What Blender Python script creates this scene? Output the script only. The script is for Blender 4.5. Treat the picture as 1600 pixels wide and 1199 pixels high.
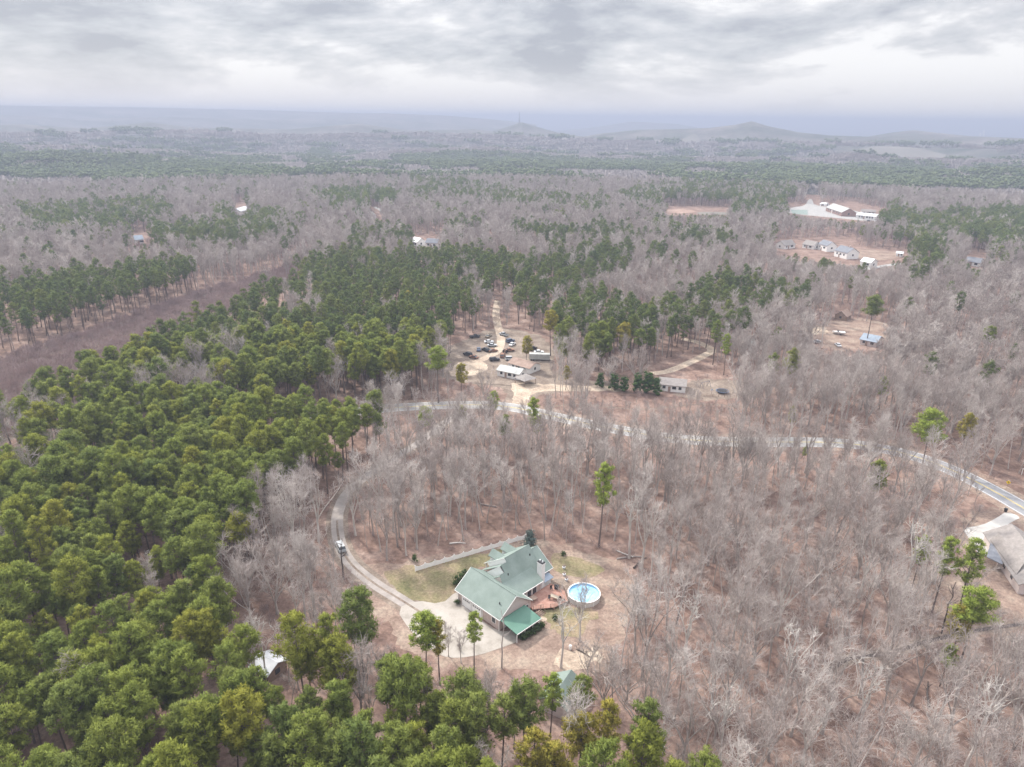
import bpy, bmesh, math, random
import numpy as np
from mathutils import Vector, Matrix

# ------------------------------------------------------------------ camera
F = 1110.0; H = 100.0
PITCH = math.radians(20.5); ROLL = math.radians(0.65)
_f = np.array([0, math.cos(PITCH), -math.sin(PITCH)]); _r = np.array([1.0, 0, 0]); _u = np.cross(_r, _f)
_c, _s = math.cos(ROLL), math.sin(ROLL)
RR = _r * _c + _u * _s; UU = _u * _c - _r * _s
CC = np.array([0, 0, H])
sc = bpy.context.scene
for o in list(bpy.data.objects): bpy.data.objects.remove(o)
cam = bpy.data.cameras.new("camera"); camo = bpy.data.objects.new("camera", cam)
sc.collection.objects.link(camo)
cam.sensor_fit = 'HORIZONTAL'; cam.sensor_width = 36.0; cam.lens = F / 1600 * 36.0
cam.clip_start = 1.0; cam.clip_end = 90000
camo.matrix_world = Matrix(((RR[0], UU[0], -_f[0], 0), (RR[1], UU[1], -_f[1], 0), (RR[2], UU[2], -_f[2], H), (0, 0, 0, 1)))
sc.camera = camo
def proj(P):
    P = np.atleast_2d(np.asarray(P, float)); d = P - CC; z = d @ _f
    z = np.where(z < 1, np.nan, z)
    return 800 + F * (d @ RR) / z, 599.5 - F * (d @ UU) / z, z
def G(px, py, z=0.0):
    d = _f + RR * (px - 800) / F - UU * (py - 599.5) / F
    t = (z - H) / d[2]; p = CC + t * d
    return Vector((float(p[0]), float(p[1]), float(z)))

# ------------------------------------------------------------------ light
SUN_EL, SUN_AZ = math.radians(42), math.radians(-38)      # azimuth from +Y, negative is left of the view
w = bpy.data.worlds.new("World"); sc.world = w; w.use_nodes = True
nt = w.node_tree; N = nt.nodes; L = nt.links; N.clear()
def nd(t, **k):
    n = N.new(t)
    for a, b in k.items(): setattr(n, a, b)
    return n
out = nd('ShaderNodeOutputWorld')
sky = nd('ShaderNodeTexSky', sky_type='NISHITA', sun_disc=False, sun_elevation=SUN_EL, sun_rotation=SUN_AZ, altitude=300)
bgs = nd('ShaderNodeBackground'); bgs.inputs[1].default_value = 0.1; L.new(sky.outputs[0], bgs.inputs[0])
tc = nd('ShaderNodeTexCoord'); sep = nd('ShaderNodeSeparateXYZ'); L.new(tc.outputs['Generated'], sep.inputs[0])
def mth(op, a, b=None, c=None):
    n = nd('ShaderNodeMath', operation=op)
    for i, v in enumerate((a, b, c)):
        if v is None: continue
        if isinstance(v, (int, float)): n.inputs[i].default_value = v
        else: L.new(v, n.inputs[i])
    return n.outputs[0]
zc = mth('MAXIMUM', sep.outputs['Z'], 0.0)
den = mth('ADD', zc, 0.21)
cx = mth('DIVIDE', sep.outputs['X'], den); cy = mth('DIVIDE', sep.outputs['Y'], den)
cmb = nd('ShaderNodeCombineXYZ'); L.new(sep.outputs['X'], cmb.inputs[0]); L.new(sep.outputs['Y'], cmb.inputs[1]); L.new(mth('MULTIPLY', zc, 3.4), cmb.inputs[2])
n1 = nd('ShaderNodeTexNoise'); n1.inputs['Scale'].default_value = 2.6; n1.inputs['Detail'].default_value = 8; n1.inputs['Roughness'].default_value = 0.58
n1.inputs['Distortion'].default_value = 0.5
mp = nd('ShaderNodeMapping'); mp.inputs['Location'].default_value = (3.1, 7.4, 0.6); L.new(cmb.outputs[0], mp.inputs[0]); L.new(mp.outputs[0], n1.inputs['Vector'])
n2 = nd('ShaderNodeTexNoise'); n2.inputs['Scale'].default_value = 7.5; n2.inputs['Detail'].default_value = 7; n2.inputs['Roughness'].default_value = 0.6
mp2 = nd('ShaderNodeMapping'); mp2.inputs['Location'].default_value = (11, 2, 3); L.new(cmb.outputs[0], mp2.inputs[0]); L.new(mp2.outputs[0], n2.inputs['Vector'])
mixn = mth('ADD', mth('MULTIPLY', n1.outputs['Fac'], 0.66), mth('MULTIPLY', n2.outputs['Fac'], 0.34))
cr = nd('ShaderNodeValToRGB'); L.new(mixn, cr.inputs[0])
e = cr.color_ramp.elements
e[0].position = 0.425; e[0].color = (0.25, 0.256, 0.285, 1)
e[1].position = 0.56; e[1].color = (0.55, 0.54, 0.54, 1)
m_ = e.new(0.48); m_.color = (0.345, 0.35, 0.372, 1)
m_ = e.new(0.522); m_.color = (0.43, 0.426, 0.44, 1)
# pale band towards the horizon where the cloud deck is seen edge on
hz = nd('ShaderNodeMapRange', interpolation_type='SMOOTHSTEP'); L.new(zc, hz.inputs[0])
hz.inputs[1].default_value = 0.0; hz.inputs[2].default_value = 0.075; hz.inputs[3].default_value = 0.92; hz.inputs[4].default_value = 0.0
mh = nd('ShaderNodeMixRGB'); L.new(hz.outputs[0], mh.inputs[0]); L.new(cr.outputs[0], mh.inputs[1]); mh.inputs[2].default_value = (0.45, 0.44, 0.455, 1)
# an overcast sky is brighter overhead than at the horizon
zb = nd('ShaderNodeMapRange'); L.new(zc, zb.inputs[0]); zb.inputs[1].default_value = 0.17; zb.inputs[2].default_value = 1.0; zb.inputs[3].default_value = 1.0; zb.inputs[4].default_value = 4.0
bgc = nd('ShaderNodeBackground'); L.new(mh.outputs[0], bgc.inputs[0]); L.new(zb.outputs[0], bgc.inputs[1])
mx = nd('ShaderNodeMixShader'); mx.inputs[0].default_value = 0.93; L.new(bgs.outputs[0], mx.inputs[1]); L.new(bgc.outputs[0], mx.inputs[2]); L.new(mx.outputs[0], out.inputs[0])
w.cycles.sampling_method = 'MANUAL'; w.cycles.sample_map_resolution = 512

sun = bpy.data.lights.new("sun", 'SUN'); sun.energy = 3.2; sun.angle = math.radians(4); sun.color = (1.0, 0.95, 0.87)
suno = bpy.data.objects.new("sun", sun); sc.collection.objects.link(suno)
sd = Vector((math.sin(SUN_AZ) * math.cos(SUN_EL), math.cos(SUN_AZ) * math.cos(SUN_EL), math.sin(SUN_EL)))
suno.rotation_euler = sd.to_track_quat('Z', 'Y').to_euler(); suno.location = (0, 0, 300)
sc.view_settings.view_transform = 'Standard'; sc.view_settings.look = 'None'; sc.view_settings.gamma = 1; sc.view_settings.use_curve_mapping = False
sc.view_settings.exposure = 0.93
cy_ = sc.cycles
cy_.max_bounces = 4; cy_.diffuse_bounces = 2; cy_.glossy_bounces = 1; cy_.transmission_bounces = 1; cy_.volume_bounces = 0; cy_.transparent_max_bounces = 4
cy_.use_denoising = True; cy_.caustics_reflective = False; cy_.caustics_refractive = False
cy_.use_adaptive_sampling = True; cy_.adaptive_threshold = 0.02

rng = np.random.default_rng(7); rnd = random.Random(5)
col = sc.collection
SUBTLE = {}

# ------------------------------------------------------------------ materials
def mat(name, c, rough=0.85, c2=None, scale=1.0, spec=0.15, bump=0.0, metal=0.0, rand=None, detail=5, world=True, stretch=None, c3=None, fine=0, trans=0):
    """base colour c varied towards c2 (and c3) by noise in object or world space; rand: ramp picked per object"""
    m = bpy.data.materials.new(name); m.use_nodes = True; t = m.node_tree; b = t.nodes['Principled BSDF']
    b.inputs['Roughness'].default_value = rough; b.inputs['Specular IOR Level'].default_value = spec; b.inputs['Metallic'].default_value = metal
    src = None
    if rand:
        oi = t.nodes.new('ShaderNodeObjectInfo'); r_ = t.nodes.new('ShaderNodeValToRGB'); t.links.new(oi.outputs['Random'], r_.inputs[0])
        el = r_.color_ramp.elements
        for i, cc in enumerate(rand):
            p = i / (len(rand) - 1)
            if i == 0: el[0].position = 0; el[0].color = (*cc, 1)
            elif i == len(rand) - 1: el[-1].position = 1; el[-1].color = (*cc, 1)
            else: q = el.new(p); q.color = (*cc, 1)
        src = r_.outputs[0]
    if c2 is not None:
        tcn = t.nodes.new('ShaderNodeTexCoord'); geo = t.nodes.new('ShaderNodeNewGeometry')
        vec = geo.outputs['Position'] if world else tcn.outputs['Object']
        if stretch:
            mpn = t.nodes.new('ShaderNodeMapping'); mpn.inputs['Scale'].default_value = stretch[:3]
            if len(stretch) > 3: mpn.inputs['Rotation'].default_value = (0, 0, stretch[3])
            t.links.new(vec, mpn.inputs[0]); vec = mpn.outputs[0]
        n = t.nodes.new('ShaderNodeTexNoise'); n.inputs['Scale'].default_value = scale; n.inputs['Detail'].default_value = detail; n.inputs['Roughness'].default_value = 0.65
        t.links.new(vec, n.inputs['Vector'])
        r2 = t.nodes.new('ShaderNodeValToRGB'); t.links.new(n.outputs['Fac'], r2.inputs[0])
        el = r2.color_ramp.elements; el[0].position = 0.33; el[0].color = (*c, 1); el[1].position = 0.67; el[1].color = (*c2, 1)
        if c3 is not None: q = el.new(0.5); q.color = (*c3, 1)
        if src is not None:
            mxn = t.nodes.new('ShaderNodeMixRGB'); mxn.inputs[0].default_value = 0.4; t.links.new(src, mxn.inputs[1]); t.links.new(r2.outputs[0], mxn.inputs[2]); src = mxn.outputs[0]
        else: src = r2.outputs[0]
        if bump:
            bn = t.nodes.new('ShaderNodeBump'); bn.inputs['Strength'].default_value = bump; bn.inputs['Distance'].default_value = 0.3
            t.links.new(n.outputs['Fac'], bn.inputs['Height']); t.links.new(bn.outputs[0], b.inputs['Normal'])
    if fine and src is not None:
        geo2 = t.nodes.new('ShaderNodeNewGeometry'); nf = t.nodes.new('ShaderNodeTexNoise'); nf.inputs['Scale'].default_value = fine; nf.inputs['Detail'].default_value = 6; nf.inputs['Roughness'].default_value = .75; t.links.new(geo2.outputs['Position'], nf.inputs['Vector'])
        mr_ = t.nodes.new('ShaderNodeMapRange'); mr_.inputs[1].default_value = .3; mr_.inputs[2].default_value = .7; mr_.inputs[3].default_value = .55; mr_.inputs[4].default_value = 1.45; t.links.new(nf.outputs['Fac'], mr_.inputs[0])
        vm = t.nodes.new('ShaderNodeVectorMath'); vm.operation = 'SCALE'; t.links.new(src, vm.inputs[0]); t.links.new(mr_.outputs[0], vm.inputs['Scale']); src = vm.outputs[0]
    if trans:
        tb = t.nodes.new('ShaderNodeBsdfTranslucent'); ms = t.nodes.new('ShaderNodeMixShader'); ms.inputs[0].default_value = trans
        t.links.new(src, tb.inputs[0]); t.links.new(b.outputs[0], ms.inputs[1]); t.links.new(tb.outputs[0], ms.inputs[2]); t.links.new(ms.outputs[0], t.nodes['Material Output'].inputs['Surface'])
    if src is not None: t.links.new(src, b.inputs['Base Color'])
    else: b.inputs['Base Color'].default_value = (*c, 1)
    return m
M = {}
M['pine'] = mat('pine_needles', (.13, .17, .04), .8, (.30, .33, .07), .7, spec=.1, trans=.4,
                rand=[(.15, .21, .07), (.29, .335, .07), (.19, .25, .065), (.34, .355, .055), (.17, .22, .07), (.28, .32, .09), (.24, .29, .06), (.40, .37, .06)])
M['midpine'] = mat('distant_pine_needles', (.10, .14, .045), .8, (.19, .225, .07), .1, spec=.1, trans=.4, rand=[(.10, .145, .055), (.19, .235, .065), (.13, .175, .06), (.23, .25, .06), (.11, .16, .065), (.16, .20, .06)])
M['pine_yel'] = mat('yellowing_needles', (.26, .25, .05), .8, (.42, .34, .07), .8, spec=.1, trans=.3)
M['pine_brt'] = mat('bright_needles', (.22, .29, .05), .8, (.36, .42, .09), .9, spec=.1, trans=.3)
M['cedar'] = mat('cedar_needles', (.04, .08, .025), .85, (.09, .14, .04), 1.4, spec=.1, trans=.2)
M['spruce'] = mat('blue_spruce_needles', (.08, .11, .10), .85, (.14, .18, .16), 1.6, spec=.1)
M['hedge'] = mat('hedge_leaves', (.03, .05, .015), .85, (.06, .09, .03), 2.5, spec=.1)
M['pbark'] = mat('pine_bark', (.10, .075, .065), .95, (.19, .15, .135), 1.5, rand=[(.11, .085, .075), (.19, .16, .15), (.14, .11, .10)], spec=.05)
M['bark'] = mat('grey_bark', (.26, .23, .215), .95, (.46, .42, .40), .35, rand=[(.22, .185, .17), (.52, .47, .44), (.38, .335, .31), (.62, .57, .53), (.30, .26, .24), (.48, .43, .40)], spec=.05)
M['twig'] = mat('bare_twigs', (.28, .235, .215), .95, (.54, .485, .455), .25, rand=[(.26, .215, .195), (.50, .445, .415), (.36, .31, .285), (.66, .61, .575), (.29, .24, .22), (.43, .375, .35)], spec=.05)
M['palebark'] = mat('pale_bark', (.50, .47, .44), .95, (.66, .62, .58), .5, spec=.05)
M['darkbark'] = mat('dark_dead_bark', (.07, .06, .055), .95, (.12, .10, .095), .8, spec=.05)
M['brush'] = mat('brush_twigs', (.28, .20, .185), .95, (.42, .34, .32), .2, rand=[(.29, .21, .20), (.44, .36, .34), (.35, .26, .25)], spec=.05)
M['corrbrush'] = mat('corridor_twigs', (.25, .18, .17), .95, (.37, .28, .265), .03, rand=[(.24, .17, .165), (.38, .29, .28), (.31, .21, .19)], spec=.05)
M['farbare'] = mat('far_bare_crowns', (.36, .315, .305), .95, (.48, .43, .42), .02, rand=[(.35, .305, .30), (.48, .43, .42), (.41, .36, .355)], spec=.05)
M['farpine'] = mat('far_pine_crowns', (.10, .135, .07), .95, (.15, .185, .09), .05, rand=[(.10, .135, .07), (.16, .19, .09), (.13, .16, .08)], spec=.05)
M['litter'] = mat('leaf_litter', (.11, .072, .058), 1, (.29, .215, .18), .12, bump=.8, detail=12, c3=(.20, .133, .108), fine=.8)
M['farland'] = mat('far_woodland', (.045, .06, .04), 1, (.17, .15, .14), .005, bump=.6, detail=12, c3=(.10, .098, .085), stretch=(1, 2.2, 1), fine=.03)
M['grass'] = mat('winter_grass', (.125, .125, .06), 1, (.28, .21, .15), .16, detail=12, bump=.2, c3=(.20, .17, .10), fine=1.6)
M['dirtgrass'] = mat('worn_yard', (.16, .11, .09), 1, (.31, .25, .20), .14, detail=12, bump=.3, c3=(.245, .18, .145), fine=1.3)
M['dirt'] = mat('pale_dirt', (.27, .21, .165), 1, (.50, .42, .335), .13, detail=12, bump=.2, c3=(.39, .315, .245), fine=1.2)
M['mud'] = mat('brown_yard_dirt', (.14, .105, .085), 1, (.28, .23, .19), .14, detail=12, c3=(.20, .16, .13), fine=1.2)
M['clay'] = mat('red_clay', (.25, .165, .13), 1, (.35, .255, .21), .05, detail=6)
M['field'] = mat('pale_field', (.15, .14, .12), 1, (.20, .185, .16), .01, detail=6)
M['concrete'] = mat('concrete', (.24, .215, .185), .9, (.40, .365, .33), .22, detail=11, c3=(.35, .32, .285))
M['newconcrete'] = mat('new_concrete', (.38, .365, .345), .9, (.53, .51, .48), .3, detail=9)
M['gravel'] = mat('gravel', (.22, .195, .18), 1, (.37, .335, .31), .25, detail=11, bump=.4)
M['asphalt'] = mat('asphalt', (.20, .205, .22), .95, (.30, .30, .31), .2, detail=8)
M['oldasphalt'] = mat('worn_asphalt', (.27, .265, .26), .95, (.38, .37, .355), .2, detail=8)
M['yellowline'] = mat('yellow_line', (.62, .45, .10), .8, (.70, .55, .2), 1)
M['whiteline'] = mat('white_line', (.7, .7, .7), .8, (.8, .8, .8), 1)
M['groof'] = mat('green_metal_roof', (.155, .20, .178), .6, (.215, .265, .24), .3, spec=.25, detail=11)
M['groofnew'] = mat('bright_green_metal_roof', (.075, .165, .125), .5, (.10, .20, .155), .35, spec=.3)
M['brick'] = mat('pale_brick', (.44, .345, .31), .9, (.56, .47, .435), 1.6, detail=9)
M['vinyl'] = mat('white_siding', (.70, .685, .67), .6, (.80, .785, .77), .8)
M['pinksiding'] = mat('pinkish_siding', (.53, .45, .425), .7, (.60, .53, .505), .6)
M['white'] = mat('white_paint', (.78, .77, .75), .5, (.84, .83, .82), 1)
M['glass'] = mat('window_glass', (.035, .04, .05), .15, (.05, .06, .07), .5, spec=.6)
M['dark'] = mat('dark_metal', (.03, .03, .033), .6, (.05, .05, .055), 2)
M['deck'] = mat('deck_boards', (.27, .145, .11), .85, (.36, .22, .18), 1.2, stretch=(1, 1, 1))
M['wood'] = mat('weathered_wood', (.24, .17, .135), .9, (.34, .26, .21), 1.2)
M['water'] = mat('pool_water', (.20, .46, .70), .2, (.42, .68, .85), .45, spec=.2, detail=4, c3=(.30, .57, .78))
M['poolwall'] = mat('pool_wall', (.55, .52, .50), .6, (.66, .63, .60), .8)
M['liner'] = mat('pool_liner', (.25, .42, .58), .5, (.35, .52, .66), .8)
M['tanroof'] = mat('taupe_shingles', (.22, .20, .19), .95, (.30, .275, .26), 1.2, detail=8)
M['greyroof'] = mat('grey_shingles', (.16, .17, .195), .95, (.23, .24, .265), 1.0, detail=8)
M['brownroof'] = mat('brown_shingles', (.24, .17, .14), .95, (.36, .27, .225), .6, detail=8)
M['oldroof'] = mat('weathered_tin_roof', (.30, .31, .30), .7, (.46, .46, .44), .5, detail=7, spec=.3)
M['whiteroof'] = mat('white_metal_roof', (.50, .52, .54), .5, (.66, .67, .69), .5, spec=.3)
M['blueroof'] = mat('blue_grey_roof', (.24, .29, .36), .8, (.32, .37, .43), .6)
M['redbrick'] = mat('red_brick', (.24, .15, .13), .9, (.31, .21, .18), .8)
M['paintw'] = mat('car_white', (.74, .75, .76), .35, spec=.5)
M['paints'] = mat('car_silver', (.42, .44, .46), .35, spec=.5)
M['paintb'] = mat('car_blue', (.06, .09, .16), .35, spec=.5)
M['paintk'] = mat('car_black', (.03, .03, .035), .35, spec=.5)
M['paintr'] = mat('rusty_car', (.20, .10, .07), .8, (.30, .18, .13), 2)
M['paintt'] = mat('car_tan', (.34, .29, .22), .4, spec=.5)
M['rubber'] = mat('tyre_rubber', (.025, .025, .027), .9)
M['signy'] = mat('sign_yellow', (.85, .58, .03), .5)
M['skin'] = mat('skin', (.55, .36, .28), .7)
M['cloth'] = mat('dark_clothing', (.05, .055, .07), .9, (.08, .08, .10), 8, world=False)
M['hair'] = mat('hair', (.05, .035, .025), .9)
M['farpale'] = mat('far_tower_paint', (.75, .75, .76), .6)

# ------------------------------------------------------------------ mesh helper
class MB:
    def __init__(s): s.v = []; s.f = []; s.m = []
    def add(s, vs, fs, m=0):
        b = len(s.v); s.v += [tuple(map(float, v)) for v in vs]; s.f += [tuple(i + b for i in f) for f in fs]; s.m += [m] * len(fs)
    def box(s, c, d, rz=0, m=0):
        x, y, z = d[0] / 2, d[1] / 2, d[2] / 2; ca, sa = math.cos(rz), math.sin(rz)
        vs = [(c[0] + a * x * ca - b_ * y * sa, c[1] + a * x * sa + b_ * y * ca, c[2] + e_ * z) for e_ in (-1, 1) for a, b_ in ((-1, -1), (1, -1), (1, 1), (-1, 1))]
        s.add(vs, [(3, 2, 1, 0), (4, 5, 6, 7), (0, 1, 5, 4), (1, 2, 6, 5), (2, 3, 7, 6), (3, 0, 4, 7)], m)
    def prism(s, poly, z0, z1, m=0):      # vertical prism on a ground polygon
        n = len(poly); a = sum(poly[i][0] * poly[(i + 1) % n][1] - poly[(i + 1) % n][0] * poly[i][1] for i in range(n))
        if a < 0: poly = poly[::-1]
        vs = [(p[0], p[1], z0) for p in poly] + [(p[0], p[1], z1) for p in poly]
        s.add(vs, [tuple(range(n - 1, -1, -1)), tuple(range(n, 2 * n))] + [(i, (i + 1) % n, n + (i + 1) % n, n + i) for i in range(n)], m)
    def slab(s, poly, t=.18, m=0):        # planar polygon (3D) thickened straight down
        n = len(poly); vs = [tuple(p) for p in poly] + [(p[0], p[1], p[2] - t) for p in poly]
        s.add(vs, [tuple(range(n)), tuple(range(2 * n - 1, n - 1, -1))] + [(i, n + i, n + (i + 1) % n, (i + 1) % n) for i in range(n)], m)
    def tube(s, p0, p1, r0, r1, n=6, m=0):
        p0, p1 = Vector(p0), Vector(p1); d = (p1 - p0)
        if d.length < 1e-6: return
        d.normalize(); a = d.orthogonal().normalized(); b_ = d.cross(a)
        vs = [p + (a * math.cos(2 * math.pi * i / n) + b_ * math.sin(2 * math.pi * i / n)) * r for p, r in ((p0, r0), (p1, r1)) for i in range(n)]
        s.add(vs, [(i, (i + 1) % n, n + (i + 1) % n, n + i) for i in range(n)] + [tuple(range(n - 1, -1, -1)), tuple(range(n, 2 * n))], m)
    def build(s, name, mats, parent=None, loc=None, smooth=False):
        me = bpy.data.meshes.new(name); me.from_pydata(s.v, [], s.f)
        for q in (mats if isinstance(mats, (list, tuple)) else [mats]): me.materials.append(M[q] if isinstance(q, str) else q)
        if len(set(s.m)) > 1: me.polygons.foreach_set('material_index', s.m)
        if smooth: me.polygons.foreach_set('use_smooth', [True] * len(me.polygons))
        me.update()
        o = bpy.data.objects.new(name, me); col.objects.link(o)
        if parent is not None: o.parent = parent
        if loc is not None: o.location = loc
        return o
def tag(o, label, cat, group=None):
    o['label'] = label; o['category'] = cat
    if group: o['group'] = group
    return o
def thing(name, label, cat, loc=(0, 0, 0), rz=0, group=None):
    o = bpy.data.objects.new(name, None); col.objects.link(o); o.location = loc; o.rotation_euler = (0, 0, rz); o.empty_display_size = .3
    return tag(o, label, cat, group)
def struct(o): o['kind'] = 'structure'; return o
def dup(root, loc, rz=0, s=1.0, label=None, cat=None, group=None, mats=None):
    r = root.copy(); col.objects.link(r); r.location = loc; r.rotation_euler = (0, 0, rz); r.scale = (s, s, s)
    if label: r['label'] = label
    if cat: r['category'] = cat
    if group: r['group'] = group
    for ch in root.children:
        c = ch.copy(); col.objects.link(c); c.parent = r
        for g in ch.children:
            d = g.copy(); col.objects.link(d); d.parent = c
    return r

# ------------------------------------------------------------------ terrain
def pxy(pts): return [G(*p) for p in pts]
RIDGES = [
 (3050, 260, [(840, 226), (900, 216), (940, 209), (1000, 203), (1060, 202), (1110, 200), (1150, 195), (1175, 189.5), (1200, 197), (1250, 207), (1300, 212), (1360, 214), (1400, 213), (1500, 214), (1600, 217), (1700, 222)]),
 (3500, 300, [(1330, 220), (1375, 211), (1400, 207), (1430, 203.5), (1460, 207), (1520, 213), (1600, 216), (1700, 220)]),
 (3250, 200, [(720, 214), (770, 205), (800, 196), (815, 190.5), (835, 197), (870, 207), (920, 215)]),
 (6800, 600, [(860, 206), (930, 199), (985, 190), (1010, 191), (1060, 194), (1110, 203)]),
 (5700, 600, [(-300, 160), (0, 165), (200, 167.5), (400, 172), (500, 175), (620, 179), (700, 181), (760, 186), (820, 192)]),
 (5400, 420, [(400, 188), (470, 178), (600, 177), (690, 180.5), (760, 186), (840, 195)]),
 (4700, 350, [(-200, 181), (0, 179), (120, 186), (260, 183), (420, 187), (560, 185), (700, 193), (790, 202)]),
 (3200, 220, [(-100, 198), (30, 194), (130, 201), (230, 191), (300, 199), (450, 202), (560, 193), (640, 204), (740, 202), (820, 212)]),
 (2600, 150, [(-100, 212), (100, 209), (300, 205), (450, 213), (640, 209), (800, 214), (950, 221), (1100, 224), (1300, 224), (1500, 228), (1700, 228)]),
 (2000, 110, [(-100, 231), (60, 228), (200, 234), (400, 243), (520, 248), (640, 234), (760, 231), (880, 243), (1060, 247), (1200, 247), (1280, 249), (1340, 240), (1420, 248), (1500, 250), (1700, 254)]),
 (1500, 90, [(-100, 243), (60, 240), (200, 245), (330, 262), (420, 268), (640, 262), (800, 258), (1000, 268), (1200, 262), (1400, 272), (1600, 268), (1700, 268)]),
]
_rp = np.random.default_rng(3).uniform(0, 6.28, 40); _ra = np.random.default_rng(4).uniform(0, 3.14, 40)
def smooth_noise(x, y, wl, k0=0):
    r = 0
    for i in range(6):
        a = _ra[k0 + i]; l = wl * (1 - .11 * i); r = r + np.sin((x * math.cos(a) + y * math.sin(a)) * 6.283 / l + _rp[k0 + i])
    return r / 6
def ht(x, y):
    x = np.asarray(x, float); y = np.asarray(y, float); r = np.hypot(x, y)
    yy = np.maximum(y, 1e-3 + np.abs(x) * .45)
    P = np.stack([x / np.maximum(r, 1) * 5000, yy / np.maximum(r, 1) * 5000, np.full_like(x, 100.0)], -1).reshape(-1, 3)
    X, _, _ = proj(P); X = np.nan_to_num(X, nan=800).reshape(x.shape)
    k = np.clip((r - 1150) / 1200, 0, 1)
    z = k * (8 * smooth_noise(x, y, 1500, 0) + 5 * smooth_noise(x, y, 620, 8)) + np.clip((r - 3000) / 6000, 0, 1) * 10 * smooth_noise(x, y, 2300, 16)
    z = z - 22 * k - np.clip((r - 6500) / 4000, 0, 1) * 30
    for d, wd, pr in RIDGES:
        xs = np.array([p[0] for p in pr]); ys = np.array([p[1] for p in pr])
        dirs = _f + RR * ((xs - 800) / F)[:, None] - UU * ((ys - 599.5) / F)[:, None]
        hz_ = 100 + d * dirs[:, 2] / np.hypot(dirs[:, 0], dirs[:, 1])
        lo = 9.0 if d < 2900 else 0
        h = np.interp(X, xs, hz_ - lo, left=-30, right=-30)
        inside = (X > xs[0] - 60) & (X < xs[-1] + 60)
        g = np.exp(-((r - d) / wd) ** 2)
        z = np.where(inside, np.maximum(z, h * g + z * (1 - g)), z) if True else z
    return z * np.clip((r - 1150) / 500, 0, 1)
# polar grid, fine ahead of the camera
az = np.radians(np.concatenate([np.linspace(-180, -56, 26), np.linspace(-50, 50, 561), np.linspace(56, 174, 24)]))
rad = np.concatenate([[3, 40, 80, 150, 300, 600, 900, 1150], 1150 * np.power(60000 / 1150, np.linspace(0, 1, 300))[1:]])
A, Rr = np.meshgrid(az, rad); X = Rr * np.sin(A); Y = Rr * np.cos(A); Z = ht(X, Y)
nv = X.size; co = np.stack([X, Y, Z], -1).reshape(-1, 3)
na, nr = len(az), len(rad)
ii = np.arange(nr - 1)[:, None] * na + np.arange(na)[None, :]; jj = np.arange(nr - 1)[:, None] * na + (np.arange(na)[None, :] + 1) % na
fc = np.stack([ii, jj, jj + na, ii + na], -1).reshape(-1, 4)[:, ::-1]
me = bpy.data.meshes.new('ground'); me.from_pydata(co.tolist() + [(0, 0, 0)], [], fc.tolist() + [(nv, i, (i + 1) % na) for i in range(na)])
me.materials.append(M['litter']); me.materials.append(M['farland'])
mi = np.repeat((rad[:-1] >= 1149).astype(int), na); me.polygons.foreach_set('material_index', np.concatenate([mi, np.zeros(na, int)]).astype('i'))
me.polygons.foreach_set('use_smooth', [True] * len(me.polygons)); me.update()
g = bpy.data.objects.new('ground', me); col.objects.link(g); struct(g)

def sheet(name, pts, m, z=.02, smooth_iter=2):
    rag = {'yard': 2.2, 'lawn': 1.2, 'bare_soil': 2.5, 'dirt_yard': 2.2, 'dirt_drive': 1.2, 'field': 2, 'clay_bank': 2, 'corridor': 3, 'garden_bed': .4}.get(name, 0)
    P = [Vector((p[0], p[1], 0)) for p in pts]
    for _ in range(smooth_iter):      # soften traced corners
        Q = []
        for i in range(len(P)):
            a, b_ = P[i], P[(i + 1) % len(P)]; Q += [a * .75 + b_ * .25, a * .25 + b_ * .75]
        P = Q
    if rag:
        Q = []; st = 1.3 if name != 'corridor' else 8; acc = 0.0      # even steps round the outline
        for i in range(len(P)):
            a, b_ = P[i], P[(i + 1) % len(P)]; l_ = (b_ - a).length
            while acc < l_: Q.append(a.lerp(b_, acc / l_)); acc += st
            acc -= l_
        P = [p + Vector((smooth_noise(p.x, p.y, 9, 3), smooth_noise(p.x, p.y, 7, 14), 0)) * rag + Vector((smooth_noise(p.x, p.y, 2.6, 7), smooth_noise(p.x, p.y, 2.2, 20), 0)) * rag * .5 + Vector((rnd.uniform(-1, 1), rnd.uniform(-1, 1), 0)) * .3 * min(rag, 1.2) for p in Q]
    bm = bmesh.new(); vs = [bm.verts.new((p.x, p.y, z)) for p in P]; f = bm.faces.new(vs); f.normal_update()
    if f.normal.z < 0: f.normal_flip()
    bmesh.ops.triangulate(bm, faces=bm.faces[:])
    me = bpy.data.meshes.new(name); bm.to_mesh(me); bm.free(); me.materials.append(M[m])
    o = bpy.data.objects.new(name, me); col.objects.link(o); return struct(o)
def densify(pts, n=8):
    P = [Vector(p) for p in pts]; R_ = []
    for i in range(len(P) - 1):
        p0 = P[max(i - 1, 0)]; p1 = P[i]; p2 = P[i + 1]; p3 = P[min(i + 2, len(P) - 1)]
        for k in range(n):
            t = k / n; R_.append(.5 * ((2 * p1) + (p2 - p0) * t + (2 * p0 - 5 * p1 + 4 * p2 - p3) * t * t + (3 * p1 - p0 - 3 * p2 + p3) * t ** 3))
    return R_ + [P[-1]]
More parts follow.
